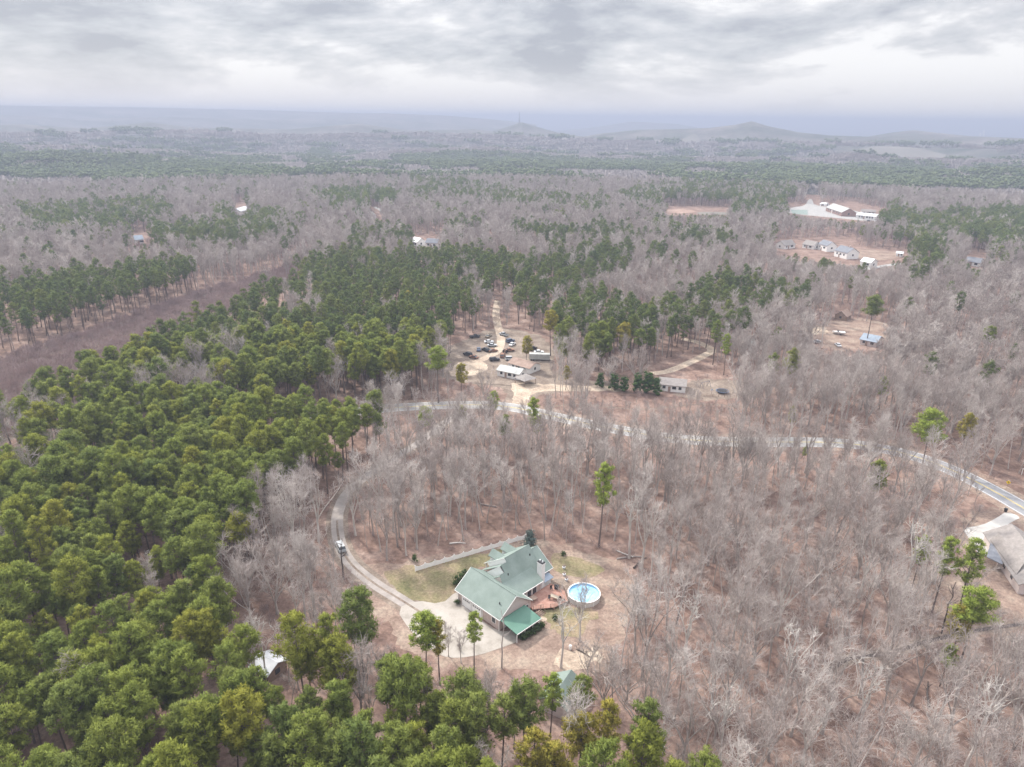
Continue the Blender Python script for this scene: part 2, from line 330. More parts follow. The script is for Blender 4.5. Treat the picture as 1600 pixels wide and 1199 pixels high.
def ribbon(name, cl, wd, m, z, off=0.0, raw=False):
    n = len(cl); v = []; f = []
    for i, p in enumerate(cl):
        t = (cl[min(i + 1, n - 1)] - cl[max(i - 1, 0)]); t.z = 0; t.normalize(); nn = Vector((-t.y, t.x, 0))
        w_ = wd[i] if isinstance(wd, list) else wd
        for sgn in (-.5, .5): q = p + nn * (off + sgn * w_); v.append((q.x, q.y, z))
    for i in range(n - 1): f.append((2 * i, 2 * i + 2, 2 * i + 3, 2 * i + 1))
    me = bpy.data.meshes.new(name); me.from_pydata(v, [], f); me.materials.append(M[m]); me.update()
    if me.polygons and me.polygons[0].normal.z < 0: me.flip_normals()
    o = bpy.data.objects.new(name, me); col.objects.link(o); return struct(o)

ROAD = densify(pxy([(480, 655), (560, 643), (640, 636), (740, 633), (800, 637), (870, 652), (950, 669), (1050, 685), (1150, 691), (1300, 692), (1380, 702), (1440, 717), (1500, 741), (1560, 772), (1600, 795), (1680, 842), (1800, 920)]))
ribbon('road_verge', ROAD, 13, 'dirtgrass', .031)
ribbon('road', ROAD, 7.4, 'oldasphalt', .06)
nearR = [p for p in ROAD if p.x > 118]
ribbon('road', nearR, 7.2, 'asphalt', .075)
for k_ in (-.18, .18): ribbon('road_marking', ROAD, .16, 'yellowline', .09, k_)
for k_ in (-3.3, 3.3): ribbon('road_marking', ROAD, .16, 'whiteline', .09, k_)
DRIVE = densify(pxy([(665, 962), (622, 935), (585, 912), (552, 885), (534, 858), (527, 825), (530, 795), (548, 765), (600, 725), (650, 695), (690, 665), (722, 640)]))
ribbon('gravel_driveway', DRIVE, 3.1, 'gravel', .04)
ribbon('grass_strip', DRIVE[:len(DRIVE) // 2], .55, 'mud', .052)
ribbon('driveway_verge', DRIVE, 5.6, 'mud', .022)

YARD = [(545, 875), (600, 885), (652, 874), (740, 858), (815, 838), (870, 850), (930, 868), (985, 880), (1005, 930), (975, 990), (960, 1050), (905, 1060), (850, 1050), (800, 1045), (740, 1052), (660, 1030), (615, 1000), (590, 965), (560, 915)]
sheet('yard', pxy(YARD), 'dirtgrass', .012)
sheet('lawn', pxy([(588, 893), (648, 884), (740, 870), (812, 853), (800, 880), (745, 880), (725, 920), (705, 938), (688, 946), (650, 940), (625, 925)]), 'grass', .03)
sheet('lawn', pxy([(862, 862), (900, 870), (950, 885), (930, 905), (885, 900), (865, 890)]), 'grass', .03)
sheet('lawn', pxy([(848, 945), (885, 948), (935, 950), (930, 975), (890, 1000), (862, 985), (845, 962)]), 'grass', .026)
sheet('bare_soil', pxy([(868, 1022), (890, 1012), (902, 1018), (930, 1012), (948, 1024), (938, 1034), (945, 1046), (915, 1040), (895, 1048), (872, 1040)]), 'dirt', .036)
sheet('concrete_driveway', pxy([(619, 952), (650, 938), (690, 945), (712, 925), (716, 928), (720, 942), (745, 965), (780, 988), (803, 985), (812, 1002), (785, 1012), (750, 1024), (715, 1029), (690, 1026), (665, 1010), (640, 985)]), 'concrete', .05, 1)

# junkyard and the other clearings
sheet('dirt_yard', pxy([(655, 575), (690, 545), (735, 528), (760, 515), (795, 512), (850, 525), (870, 555), (860, 590), (990, 600), (980, 612), (840, 612), (835, 640), (795, 640), (790, 605), (720, 600)]), 'mud', .022)
ribbon('dirt_track', densify(pxy([(778, 470), (775, 490), (778, 510), (783, 530), (778, 548), (762, 558), (735, 570), (705, 583)])), 4, 'dirt', .035)
sheet('dirt_drive', pxy([(712, 566), (745, 562), (768, 575), (740, 588), (700, 590)]), 'dirt', .045)
sheet('dirt_drive', pxy([(792, 598), (835, 600), (880, 602), (975, 605), (975, 612), (880, 611), (832, 612), (822, 640), (797, 640), (806, 615)]), 'dirt', .045)
ribbon('dirt_track', densify(pxy([(1020, 584), (1045, 580), (1075, 568), (1100, 556), (1112, 547), (1090, 535), (1065, 530)])), 4.2, 'dirt', .035)
sheet('dirt_yard', pxy([(1050, 600), (1120, 590), (1185, 600), (1190, 615), (1120, 628), (1060, 622)]), 'mud', .022)
ribbon('dirt_track', densify(pxy([(830, 642), (900, 632), (1000, 640), (1100, 632), (1200, 640)])), 1, 'mud', .023)
sheet('dirt_yard', pxy([(1253, 516), (1300, 500), (1350, 496), (1395, 508), (1395, 528), (1350, 540), (1310, 552), (1280, 540)]), 'dirtgrass', .022)
sheet('dirt_yard', pxy([(1253, 512), (1285, 510), (1300, 518), (1275, 524), (1255, 520)]), 'dirt', .035)
# neighbour at the right edge
sheet('yard', pxy([(1495, 815), (1545, 790), (1600, 800), (1700, 860), (1800, 1000), (1620, 1010), (1560, 960), (1510, 890), (1492, 850)]), 'dirtgrass', .022)
sheet('yard', pxy([(1395, 905), (1450, 870), (1530, 900), (1600, 990), (1560, 1020), (1500, 985), (1420, 985)]), 'dirtgrass', .013)
sheet('concrete_driveway', pxy([(1503, 826), (1535, 821), (1557, 810), (1573, 799), (1596, 809), (1584, 814), (1566, 826), (1560, 838), (1547, 845), (1544, 870), (1530, 868), (1515, 843)]), 'newconcrete', .05, 1)
# far clearings
sheet('parking_lot', pxy([(1228, 329), (1238, 324), (1258, 322), (1263, 312), (1269, 311), (1272, 322), (1320, 326), (1350, 333), (1376, 340), (1366, 347), (1320, 342), (1232, 334)]), 'oldasphalt', .03, 1)
sheet('lawn', pxy([(1236, 328), (1262, 328), (1262, 336), (1238, 334)]), 'groof', .06, 0)
sheet('field', pxy([(1310, 392), (1345, 389), (1405, 394), (1415, 402), (1370, 408), (1330, 404)]), 'dirtgrass', .03)
sheet('clay_bank', pxy([(1040, 327), (1085, 328), (1086, 333), (1042, 334)]), 'clay', .05)
sheet('clay_bank', pxy([(1088, 331), (1140, 332), (1140, 336), (1090, 336)]), 'field', .05)
ribbon('far_road', densify(pxy([(1300, 436), (1340, 424), (1380, 416), (1410, 412)])), 5, 'oldasphalt', .04)
for k_ in (-7, 7): ribbon('highway', densify(pxy([(577, 324), (584, 328), (591, 333), (594, 337), (594, 342)])), 5, 'oldasphalt', .05, k_)
sheet('corridor', pxy([(-300, 670), (0, 565), (150, 518), (300, 463), (385, 440), (440, 424), (440, 450), (300, 530), (150, 620), (0, 700), (-300, 840)]), 'mud', .02)

# pale fields on the far slopes, draped on the terrain
def draped(name, x0, x1, r0, r1, m, lift=1.0, wob=.3):
    n = 28; k = 10; v = []; f = []
    for i in range(n + 1):
        for j in range(k + 1):
            t = i / n; u_ = j / k; e_ = math.sin(math.pi * min(max(t, .02), .98)) ** .5
            rr = (r0 + r1) / 2 + (r1 - r0) * (u_ - .5) * e_ * (1 + wob * math.sin(7 * t + x0))
            px_ = x0 + (x1 - x0) * t; d = _f + RR * ((px_ - 800) / F) - UU * ((215 - 599.5) / F); a_ = math.atan2(d[0], d[1])
            x_, y_ = rr * math.sin(a_), rr * math.cos(a_); v.append((x_, y_, float(ht(x_, y_)) + lift))
    for i in range(n):
        for j in range(k): q = i * (k + 1) + j; f.append((q, q + k + 1, q + k + 2, q + 1))
    me = bpy.data.meshes.new(name); me.from_pydata(v, [], f); me.materials.append(M[m]); me.update()
    if me.polygons[0].normal.z < 0: me.flip_normals()
    o = bpy.data.objects.new(name, me); col.objects.link(o); return struct(o)
FIELDS = [(1300, 1560, 2230, 2560), (855, 905, 2880, 3050), (1065, 1095, 2780, 2900)]
draped('field', 1300, 1560, 2230, 2560, 'field', 3)
draped('field', 855, 905, 2880, 3050, 'field', 4)
draped('field', 1065, 1095, 2780, 2900, 'field', 4)

# ------------------------------------------------------------------ vegetation
def quads_mesh(name, V, Fq, mats, mi=None, normals=None):
    me = bpy.data.meshes.new(name); nv = len(V); nf = len(Fq)
    me.vertices.add(nv); me.vertices.foreach_set('co', np.asarray(V, 'f').ravel())
    k = Fq.shape[1]; me.loops.add(nf * k); me.loops.foreach_set('vertex_index', Fq.astype('i').ravel())
    me.polygons.add(nf); me.polygons.foreach_set('loop_start', np.arange(0, nf * k, k, dtype='i'))
    if mi is not None: me.polygons.foreach_set('material_index', np.asarray(mi, 'i'))
    me.polygons.foreach_set('use_smooth', np.ones(nf, bool))
    for q in mats: me.materials.append(M[q])
    me.update(calc_edges=True); me.validate()
    if normals is not None and len(me.vertices) == len(normals): me.normals_split_custom_set_from_vertices(np.asarray(normals, 'f').tolist())
    return me
def _ico():
    bm = bmesh.new(); bmesh.ops.create_icosphere(bm, subdivisions=1, radius=1)
    v = np.array([x.co[:] for x in bm.verts]); f = np.array([[l.index for l in p.verts] for p in bm.faces]); bm.free(); return v, f
ICOV, ICOF = _ico()
def tubes(segs, n=3):
    """segs: array (k,8) p0 p1 r0 r1 -> vertices, quads, smooth normals"""
    S = np.asarray(segs, float); p0, p1, r0, r1 = S[:, :3], S[:, 3:6], S[:, 6], S[:, 7]
    d = p1 - p0; L_ = np.linalg.norm(d, axis=1, keepdims=True); d = d / np.maximum(L_, 1e-6)
    a = np.cross(d, np.where(np.abs(d[:, 2:3]) > .9, [[1., 0, 0]], [[0, 0, 1.]])); a /= np.linalg.norm(a, axis=1, keepdims=True); b_ = np.cross(d, a)
    th = np.arange(n) * 2 * math.pi / n
    ring = a[:, None, :] * np.cos(th)[None, :, None] + b_[:, None, :] * np.sin(th)[None, :, None]
    V = np.concatenate([p0[:, None] + ring * r0[:, None, None], p1[:, None] + ring * r1[:, None, None]], 1)
    NN = np.concatenate([ring, ring], 1)
    base = (np.arange(len(S)) * 2 * n)[:, None, None]
    i = np.arange(n); q = np.stack([i, (i + 1) % n, n + (i + 1) % n, n + i], -1)[None] + base
    return V.reshape(-1, 3), q.reshape(-1, 4), NN.reshape(-1, 3)
def blades(c, r, n, rg, ln, wd, up=.35):
    """n small needle tufts scattered over a puff of radius r round c"""
    d = rg.normal(size=(n, 3)); d[:, 2] = d[:, 2] * .9 + up; d /= np.linalg.norm(d, axis=1, keepdims=True)
    p = c + d * r * rg.uniform(.72, 1.0, (n, 1)) * np.array([1, 1, .82])
    t = d * .45 + rg.normal(size=(n, 3)) * .7; t[:, 2] += .2; t /= np.linalg.norm(t, axis=1, keepdims=True)
    s = np.cross(t, d + rg.normal(size=(n, 3)) * .35 + np.array([0, 0, .3])); s /= np.linalg.norm(s, axis=1, keepdims=True)
    l_ = ln * rg.uniform(.6, 1.3, (n, 1)); w_ = wd * rg.uniform(.7, 1.3, (n, 1))
    V = np.stack([p - s * w_ * .5, p + s * w_ * .5, p + t * l_ + s * w_ * .3, p + t * l_ - s * w_ * .3], 1)
    nn = d * .8 + rg.normal(size=(n, 3)) * .28; nn[:, 2] += .12; nn /= np.linalg.norm(nn, axis=1, keepdims=True)
    return V.reshape(-1, 3), np.repeat(nn, 4, 0)
def foliage(puffs, rg, nb, ln, wd, inner=.5, up=.35):
    V = []; Nn = []; Fq = []; b_ = 0
    for c, r in puffs:
        v, n_ = blades(np.array(c), r, nb, rg, ln, wd, up); V.append(v); Nn.append(n_); Fq.append(np.arange(len(v)).reshape(-1, 4) + b_); b_ += len(v)
    Q = np.concatenate(Fq)
    if inner:
        for c, r in puffs:
            iv = ICOV * (r * inner) * (1 + .18 * rg.normal(size=(len(ICOV), 1))) * np.array([1, 1, .75]) + np.array(c)
            V.append(iv); Nn.append(ICOV); f4 = np.concatenate([ICOF, ICOF[:, 2:3]], 1) + b_; b_ += len(iv); Q = np.concatenate([Q, f4])
    return np.concatenate(V), Q, np.concatenate(Nn)
def poly_fix(V, Q, Nn, name, mats, mi=None):
    # degenerate quads (ico triangles) are stored as real triangles
    tri = Q[:, 2] == Q[:, 3]; fs = [tuple(q[:3]) if t else tuple(q) for q, t in zip(Q.tolist(), tri)]
    me = bpy.data.meshes.new(name); me.from_pydata(V.tolist(), [], fs)
    for q in mats: me.materials.append(M[q])
    if mi is not None: me.polygons.foreach_set('material_index', np.asarray(mi, 'i'))
    me.polygons.foreach_set('use_smooth', np.ones(len(me.polygons), bool)); me.update()
    me.normals_split_custom_set_from_vertices(np.asarray(Nn, 'f').tolist())
    return me

def pine_parts(seed, h=21, R=3.3, cb=.56, npf=54, nb=92, ln=.46, wd=.13, ragged=.3, pr=(.5, 1.12), flat=False):
    rg = np.random.default_rng(seed)
    bend = rg.normal(size=2) * .35
    def axis(z): t = z / h; return np.array([bend[0] * math.sin(2.2 * t) * 1.2, bend[1] * math.sin(1.7 * t) * 1.2, z])
    segs = []; zs = np.linspace(0, h * .97, 9)
    rad_ = lambda z: .23 * (1 - .88 * z / h) * h / 21
    for a_, b_ in zip(zs[:-1], zs[1:]): segs.append([*axis(a_), *axis(b_), rad_(a_) * (1.25 if a_ == 0 else 1), rad_(b_)])
    thin = []; puffs = []; gold = rg.uniform(0, 6)
    for i in range(npf):
        t = (i + rg.uniform(0, .9)) / npf
        z = h * (cb + (1 - cb) * t * .97); prof = math.sqrt(max(0.04, 1 - ((t - .36) / .70) ** 2)) if not flat else (1 - .55 * t)
        if t < .18: prof *= .55 + 2.2 * t
        az_ = gold + i * 2.4 + rg.normal() * .35; rr = R * prof * rg.uniform(.38 if i % 3 else .1, 1.0)
        pr_ = rg.uniform(*pr) * (.8 + .35 * (1 - t)) * R / 3.3
        c = axis(z) + np.array([math.cos(az_) * rr, math.sin(az_) * rr, rg.normal() * .25])
        if rg.uniform() < ragged * .25 and t < .5: pr_ *= .6
        puffs.append((c, pr_)); s0 = axis(max(z - rr * .45 - .5, h * .35)); m_ = (s0 + c) / 2 + np.array([0, 0, -.15 * rr])
        thin.append([*s0, *m_, .07, .05]); thin.append([*m_, *c, .05, .03])
    puffs.append((axis(h * .985), rg.uniform(.8, 1.1) * R / 3.3))
    for i in range(int(5 + rg.integers(4))):          # dead stubs under the crown
        z = h * rg.uniform(.3, cb); az_ = rg.uniform(0, 6.28); l_ = rg.uniform(.6, 1.8); s0 = axis(z)
        thin.append([*s0, *(s0 + np.array([math.cos(az_) * l_, math.sin(az_) * l_, rg.uniform(-.1, .5)])), .035, .015])
    v1, q1, n1_ = tubes(segs, 7); v2, q2, n2_ = tubes(thin, 3)
    trunk = (np.concatenate([v1, v2]), np.concatenate([q1, q2 + len(v1)]), np.concatenate([n1_, n2_]))
    return trunk, foliage(puffs, rg, nb, ln, wd)
def join_parts(a, b_, name, mats):
    V = np.concatenate([a[0], b_[0]]); Q = np.concatenate([a[1], b_[1] + len(a[0])]); Nn = np.concatenate([a[2], b_[2]])
    mi = np.concatenate([np.zeros(len(a[1]), int), np.ones(len(b_[1]), int)])
    return poly_fix(V, Q, Nn, name, mats, mi)

def bare_parts(seed, h=18, cw=6, bole=.42, nlat=26, nsub=5, ntw=4, nfork=1, rt=.0165, tr=.2, fork=0, tri=3, asc=1.0):
    rg = np.random.default_rng(seed); T = []; W = []
    def walk(p, d, L_, r0, r1, n, wob, lift, out_):
        P = [p]; st = L_ / n
        for i in range(n):
            d = d + rg.normal(size=3) * wob; d[2] += lift; d /= np.linalg.norm(d); q = p + d * st
            ra = r0 + (r1 - r0) * i / n; rb = r0 + (r1 - r0) * (i + 1) / n; out_.append([*p, *q, ra, rb]); p = q; P.append(p)
        return P, d
    def limb(s0, d0, L_, r):          # a lateral with its own sub branches and twigs
        n = 4; P, _ = walk(s0, d0, L_, r, rt * 1.6, n, .13, .10 * asc, W if r < .075 else T)
        for k in range(nsub):
            t = .25 + .75 * (k + rg.uniform(0, 1)) / nsub; fi = min(int(t * n), n - 1); p = P[fi] + (P[fi + 1] - P[fi]) * (t * n - fi); dd = P[fi + 1] - P[fi]; dd /= np.linalg.norm(dd)
            sd_ = dd + rg.normal(size=3) * .62; sd_[2] += .28; sd_ /= np.linalg.norm(sd_); sl = L_ * .48 * (1.15 - .6 * t) * rg.uniform(.7, 1.3)
            Q, _ = walk(p, sd_, sl, max(r * .55, rt * 2.3), rt * 1.2, 3, .16, .06, W)
            for j in range(ntw):
                u_ = rg.uniform(.25, 1); fj = min(int(u_ * 3), 2); p2 = Q[fj] + (Q[fj + 1] - Q[fj]) * (u_ * 3 - fj); d2 = Q[fj + 1] - Q[fj]; d2 /= np.linalg.norm(d2)
                d2 = d2 + rg.normal(size=3) * .6; d2[2] += .25; d2 /= np.linalg.norm(d2); tl = rg.uniform(.6, 1.5) * (cw / 7) ** .5
                q2 = p2 + d2 * tl * .6; W.append([*p2, *q2, rt * 1.1, rt])
                for _ in range(nfork):
                    d3 = d2 + rg.normal(size=3) * .5; d3 /= np.linalg.norm(d3); W.append([*q2, *(q2 + d3 * tl * .6), rt, rt * .55])
    stems = []
    lean = rg.normal(size=3) * .05; lean[2] = 1
    if not fork:
        P, _ = walk(np.zeros(3), lean / np.linalg.norm(lean), h * .94, tr, .035, 11, .045, .06, T); stems.append((P, bole, nlat, 1.0, tr))
    else:
        P0, d0 = walk(np.zeros(3), lean / np.linalg.norm(lean), h * bole, tr * 1.15, tr * .85, 4, .04, .05, T)
        for k in range(fork):
            a_ = k * 6.283 / fork + rg.uniform(-.4, .4); sp = rg.uniform(.3, .62) * cw / h * 1.35
            d = np.array([math.cos(a_) * sp, math.sin(a_) * sp, 1.0]) if k else np.array([.05, .05, 1.])
            d /= np.linalg.norm(d); P, _ = walk(P0[-1] - np.array([0, 0, rg.uniform(0, h * .06)]), d, h * (1 - bole) * rg.uniform(.85, 1.02), tr * .6, .03, 8, .10, .05, T)
            stems.append((P, .18, max(nlat // fork, 4), .62, tr * .6))
    T[0][6] *= 1.35
    for P, b0, nl, sc_, r0 in stems:
        m_ = len(P) - 1
        for i in range(nl):
            t = b0 + (1 - b0) * (i + rg.uniform(0, 1)) / nl * .97; fi = min(int(t * m_), m_ - 1); p = P[fi] + (P[fi + 1] - P[fi]) * (t * m_ - fi)
            s_ = (t - b0) / (1 - b0); L_ = cw * .62 * sc_ * (1.05 - .62 * s_ ** 1.5) * (.6 + .4 * min(1, s_ * 4)) * rg.uniform(.7, 1.2)
            el_ = math.radians(rg.uniform(32, 62) + 12 * s_); a_ = i * 2.4 + rg.normal() * .4
            limb(p, np.array([math.cos(a_) * math.cos(el_), math.sin(a_) * math.cos(el_), math.sin(el_)]), L_, max(r0 * (1 - .75 * t) * .5, .034))
    a = tubes(T, 6); b_ = tubes(W, tri); return a, b_

# ---- the kinds
PINE = [pine_parts(100 + i, h=hh, R=R_, cb=cb, npf=n_) for i, (hh, R_, cb, n_) in enumerate([(21, 3.2, .53, 62), (22, 3.6, .61, 62), (20, 2.9, .48, 58), (23, 3.3, .60, 48), (19, 2.9, .52, 54), (21.5, 3.9, .64, 60), (22, 2.5, .54, 40), (20.5, 3.3, .46, 66)])]
PINE_T = [poly_fix(*p[0], 'trunk', ['pbark']) for p in PINE]; PINE_C = [poly_fix(*p[1], 'crown', ['pine']) for p in PINE]
PINE_J = [join_parts(*p, 'pine', ['pbark', 'pine']) for p in PINE]
PINE_L1 = [join_parts(*pine_parts(140 + i, h=hh, R=R_, cb=.55, npf=26, nb=46, ln=.62, wd=.2), 'pine', ['pbark', 'midpine']) for i, (hh, R_) in enumerate([(21, 3.5), (22, 3.8), (20, 3.2), (19, 3.4), (22, 3.1)])]
PINE_L2 = [join_parts(*pine_parts(160 + i, h=hh, R=R_, cb=.5, npf=14, nb=20, ln=.9, wd=.4, pr=(1.1, 1.6)), 'pine', ['pbark', 'midpine']) for i, (hh, R_) in enumerate([(21, 3.8), (20, 3.4), (18, 3.6)])]
BSPEC = [dict(h=19, cw=5, bole=.56, nlat=20), dict(h=20, cw=4.0, bole=.6, nlat=15, tr=.14), dict(h=17, cw=7, bole=.42, nlat=24, fork=3), dict(h=20, cw=8, bole=.44, nlat=28, fork=4, tr=.2),
         dict(h=15, cw=4.6, bole=.45, nlat=20, tr=.11), dict(h=19, cw=7.5, bole=.48, nlat=26, fork=2, tr=.17), dict(h=21, cw=6, bole=.55, nlat=22, tr=.16), dict(h=16, cw=9, bole=.34, nlat=32, fork=5, tr=.2), dict(h=13, cw=3.4, bole=.3, nlat=16, tr=.08), dict(h=18, cw=6.5, bole=.47, nlat=24, fork=3, tr=.15),
         dict(h=19, cw=12, bole=.24, nlat=34, fork=5, tr=.25, nsub=6), dict(h=20, cw=11, bole=.34, nlat=30, fork=4, tr=.23, nsub=6), dict(h=17, cw=12, bole=.2, nlat=32, fork=6, tr=.22, nsub=5)]
BARE = [bare_parts(300 + i, **b_) for i, b_ in enumerate(BSPEC)]
BARE_T = [poly_fix(*p[0], 'trunk', ['bark']) for p in BARE]; BARE_C = [poly_fix(*p[1], 'crown', ['twig']) for p in BARE]
BARE_J = [join_parts(*p, 'bare', ['bark', 'twig']) for p in BARE]
BARE_L1 = [join_parts(*bare_parts(340 + i, **{**BSPEC[i], 'nsub': 4, 'ntw': 3, 'nfork': 1, 'rt': .034}), 'bare', ['bark', 'twig']) for i in (0, 2, 3, 5, 7, 9)]
BARE_L2 = [join_parts(*bare_parts(360 + i, **{**BSPEC[i], 'nlat': 14, 'nsub': 3, 'ntw': 3, 'nfork': 1, 'rt': .07}), 'bare', ['bark', 'twig']) for i in (2, 3, 5, 7)]
def brush_mesh(seed, h, wdt, n, r):
    rg = np.random.default_rng(seed); S = []
    for i in range(n):
        a_ = rg.uniform(0, 6.28); d = np.array([math.cos(a_) * rg.uniform(0, .8), math.sin(a_) * rg.uniform(0, .8), 1.]); d /= np.linalg.norm(d)
        p = np.array([rg.normal() * wdt * .3, rg.normal() * wdt * .3, 0]); L_ = h * rg.uniform(.5, 1); q = p + d * L_ * .5; S.append([*p, *q, r * 1.5, r])
        for _ in range(4):
            d2 = d + rg.normal(size=3) * .4; d2 /= np.linalg.norm(d2); S.append([*q, *(q + d2 * L_ * rg.uniform(.25, .55)), r, r * .5])
    a = tubes(S, 3); return poly_fix(a[0], a[1], a[2], 'brush', ['brush'])
BRUSH = [brush_mesh(400 + i, h_, w_, n_, .016) for i, (h_, w_, n_) in enumerate([(2.2, 2, 26), (3.2, 2.4, 30), (1.4, 2.5, 30), (4.5, 1.6, 20)])]
BRUSHF = [brush_mesh(410 + i, h_, w_, n_, .04) for i, (h_, w_, n_) in enumerate([(3.5, 4, 26), (6, 4, 26), (2.2, 5, 26)])]
def bare_patch(seed, rr=21, n=30):
    rg = np.random.default_rng(seed); V = []; Q = []; Nn = []; b_ = 0
    for i in range(n):
        c = np.array([rg.uniform(-rr, rr), rg.uniform(-rr, rr), 0]); h_ = rg.uniform(13, 19); k = 34
        d = rg.normal(size=(k, 3)); d[:, 2] = np.abs(d[:, 2]) + .6; d /= np.linalg.norm(d, axis=1, keepdims=True)
        p = c + np.array([0, 0, h_ * .45]) + d * rg.uniform(.1, .5, (k, 1)) * 3; e_ = p + d * rg.uniform(2.5, 5, (k, 1)) * np.array([.9, .9, 1.4]); s_ = np.cross(d, rg.normal(size=(k, 3))); s_ /= np.linalg.norm(s_, axis=1, keepdims=True)
        v = np.stack([p - s_ * .22, p + s_ * .22, e_ + s_ * .12, e_ - s_ * .12], 1).reshape(-1, 3); V.append(v); Q.append(np.arange(k * 4).reshape(-1, 4) + b_); b_ += k * 4; Nn.append(np.repeat(d * .6 + np.array([0, 0, .5]), 4, 0))
        t = tubes([[*c, *(c + np.array([0, 0, h_ * .6])), .3, .15]], 3); V.append(t[0]); Q.append(t[1] + b_); b_ += len(t[0]); Nn.append(t[2])
    Nn = np.concatenate(Nn); Nn /= np.linalg.norm(Nn, axis=1, keepdims=True)
    return poly_fix(np.concatenate(V), np.concatenate(Q), Nn, 'bare_patch', ['farbare'])
def pine_patch(seed, rr=21, n=26):
    rg = np.random.default_rng(seed); puffs = []
    for i in range(n):
        c = np.array([rg.uniform(-rr, rr), rg.uniform(-rr, rr), rg.uniform(13, 18)]); R_ = rg.uniform(2.8, 4)
        for k in range(4): puffs.append((c + rg.normal(size=3) * np.array([1.5, 1.5, 2.0]), R_ * rg.uniform(.5, .8)))
    v, q, n_ = foliage(puffs, rg, 5, 1.6, 1.0, inner=1.0); return poly_fix(v, q, n_, 'pine_patch', ['farpine'])
BPATCH = [bare_patch(500 + i) for i in range(4)]; PPATCH = [pine_patch(520 + i) for i in range(4)]

# ---- where they grow: areas of the photograph traced as polygons, tested against each tree's projected crown
def inpoly(x, y, pts):
    x = np.asarray(x); y = np.asarray(y); r_ = np.zeros(x.shape, bool); n = len(pts); j = n - 1
    for i in range(n):
        xi, yi = pts[i]; xj, yj = pts[j]
        if yi != yj:
            c_ = ((yi > y) != (yj > y)) & (x < (xj - xi) * (y - yi) / (yj - yi) + xi); r_ ^= c_
        j = i
    return r_
# (polygon, share of pines inside)
PINES = [
 ([(-400, 660), (0, 612), (100, 585), (200, 540), (300, 490), (400, 430), (470, 400), (560, 385), (600, 392), (700, 383), (790, 388), (830, 400), (800, 430), (760, 450), (755, 505), (700, 512), (650, 550), (640, 575), (605, 600), (600, 650), (560, 672), (520, 700), (480, 715), (420, 735), (392, 770), (385, 830), (340, 845), (325, 870), (355, 910), (350, 950), (380, 985), (430, 985), (500, 990), (520, 1015), (600, 1040), (650, 1030), (690, 1035), (700, 1060), (750, 1085), (800, 1085), (850, 1100), (900, 1115), (960, 1125), (1020, 1130), (1075, 1150), (1110, 1190), (1150, 1240), (1200, 1500), (-400, 1500)], .97),
 ([(830, 395), (870, 383), (990, 382), (985, 410), (930, 425), (950, 450), (1010, 470), (1050, 455), (1090, 440), (1120, 425), (1160, 430), (1230, 432), (1270, 445), (1262, 470), (1180, 480), (1120, 500), (1130, 530), (1100, 545), (1050, 535), (985, 520), (930, 540), (880, 560), (850, 540), (840, 480), (800, 470), (800, 430)], .78),
 ([(-400, 450), (0, 432), (60, 425), (120, 428), (180, 410), (290, 402), (312, 420), (305, 445), (270, 475), (200, 500), (130, 520), (40, 565), (0, 580), (-400, 700)], .95),
 ([(20, 318), (90, 315), (260, 308), (270, 325), (240, 345), (140, 358), (60, 350)], .75), ([(185, 350), (230, 346), (400, 345), (470, 352), (400, 372), (300, 376), (210, 368)], .8), ([(330, 315), (380, 318), (440, 330), (470, 340), (400, 345), (340, 335)], .7),
 ([(-400, 232), (0, 232), (240, 245), (430, 262), (330, 275), (180, 278), (60, 268), (-400, 262)], .8), ([(480, 296), (560, 290), (630, 295), (610, 315), (520, 320)], .75), ([(560, 345), (640, 350), (760, 345), (700, 362), (600, 378), (540, 385)], .6),
 ([(640, 238), (760, 232), (900, 246), (1070, 252), (1060, 264), (860, 262), (640, 255)], .7), ([(640, 275), (720, 280), (840, 300), (960, 310), (940, 325), (780, 312), (650, 300)], .55), ([(790, 345), (900, 352), (1010, 352), (1010, 368), (900, 370), (800, 362)], .6), ([(1040, 352), (1120, 352), (1140, 372), (1090, 375), (1050, 366)], .7),
 ([(955, 300), (1000, 292), (1100, 276), (1210, 276), (1245, 290), (1240, 318), (1180, 330), (1060, 320), (1000, 318)], .62), ([(1180, 250), (1330, 252), (1700, 262), (1700, 286), (1500, 290), (1400, 286), (1200, 280), (1130, 262)], .78), ([(1200, 350), (1240, 356), (1250, 372), (1210, 380)], .8),
 ([(1370, 322), (1400, 310), (1415, 330), (1600, 322), (1700, 322), (1700, 385), (1600, 384), (1560, 380), (1480, 360), (1420, 350), (1380, 345)], .8), ([(1325, 362), (1400, 356), (1480, 362), (1485, 395), (1450, 420), (1430, 412), (1400, 385), (1330, 385)], .85), ([(1545, 390), (1575, 388), (1575, 405), (1545, 408)], .9), ([(1265, 395), (1300, 385), (1320, 405), (1300, 412)], .5),
 ([(0, 178), (200, 180), (420, 184), (400, 192), (100, 192)], .5),
]
BAREIN = [([(-100, 640), (0, 625), (100, 612), (160, 590), (220, 588), (330, 545), (385, 535), (390, 555), (300, 600), (230, 615), (150, 640), (110, 690), (60, 700), (-100, 700)], .62), ([(430, 455), (490, 440), (500, 480), (450, 490)], .5), ([(690, 400), (740, 400), (770, 460), (760, 480), (730, 450)], .5), ([(540, 590), (590, 590), (600, 680), (550, 690)], .35), ([(500, 540), (560, 555), (560, 590), (500, 590)], .4),
 ([(180, 870), (260, 865), (300, 890), (240, 930), (180, 920)], .45), ([(370, 985), (470, 970), (480, 1030), (380, 1050)], .45)]
CORR = [(-400, 700), (0, 562), (150, 515), (300, 460), (385, 437), (440, 420), (480, 398), (490, 396), (440, 430), (385, 446), (300, 484), (200, 529), (100, 575), (0, 606), (-400, 750)]
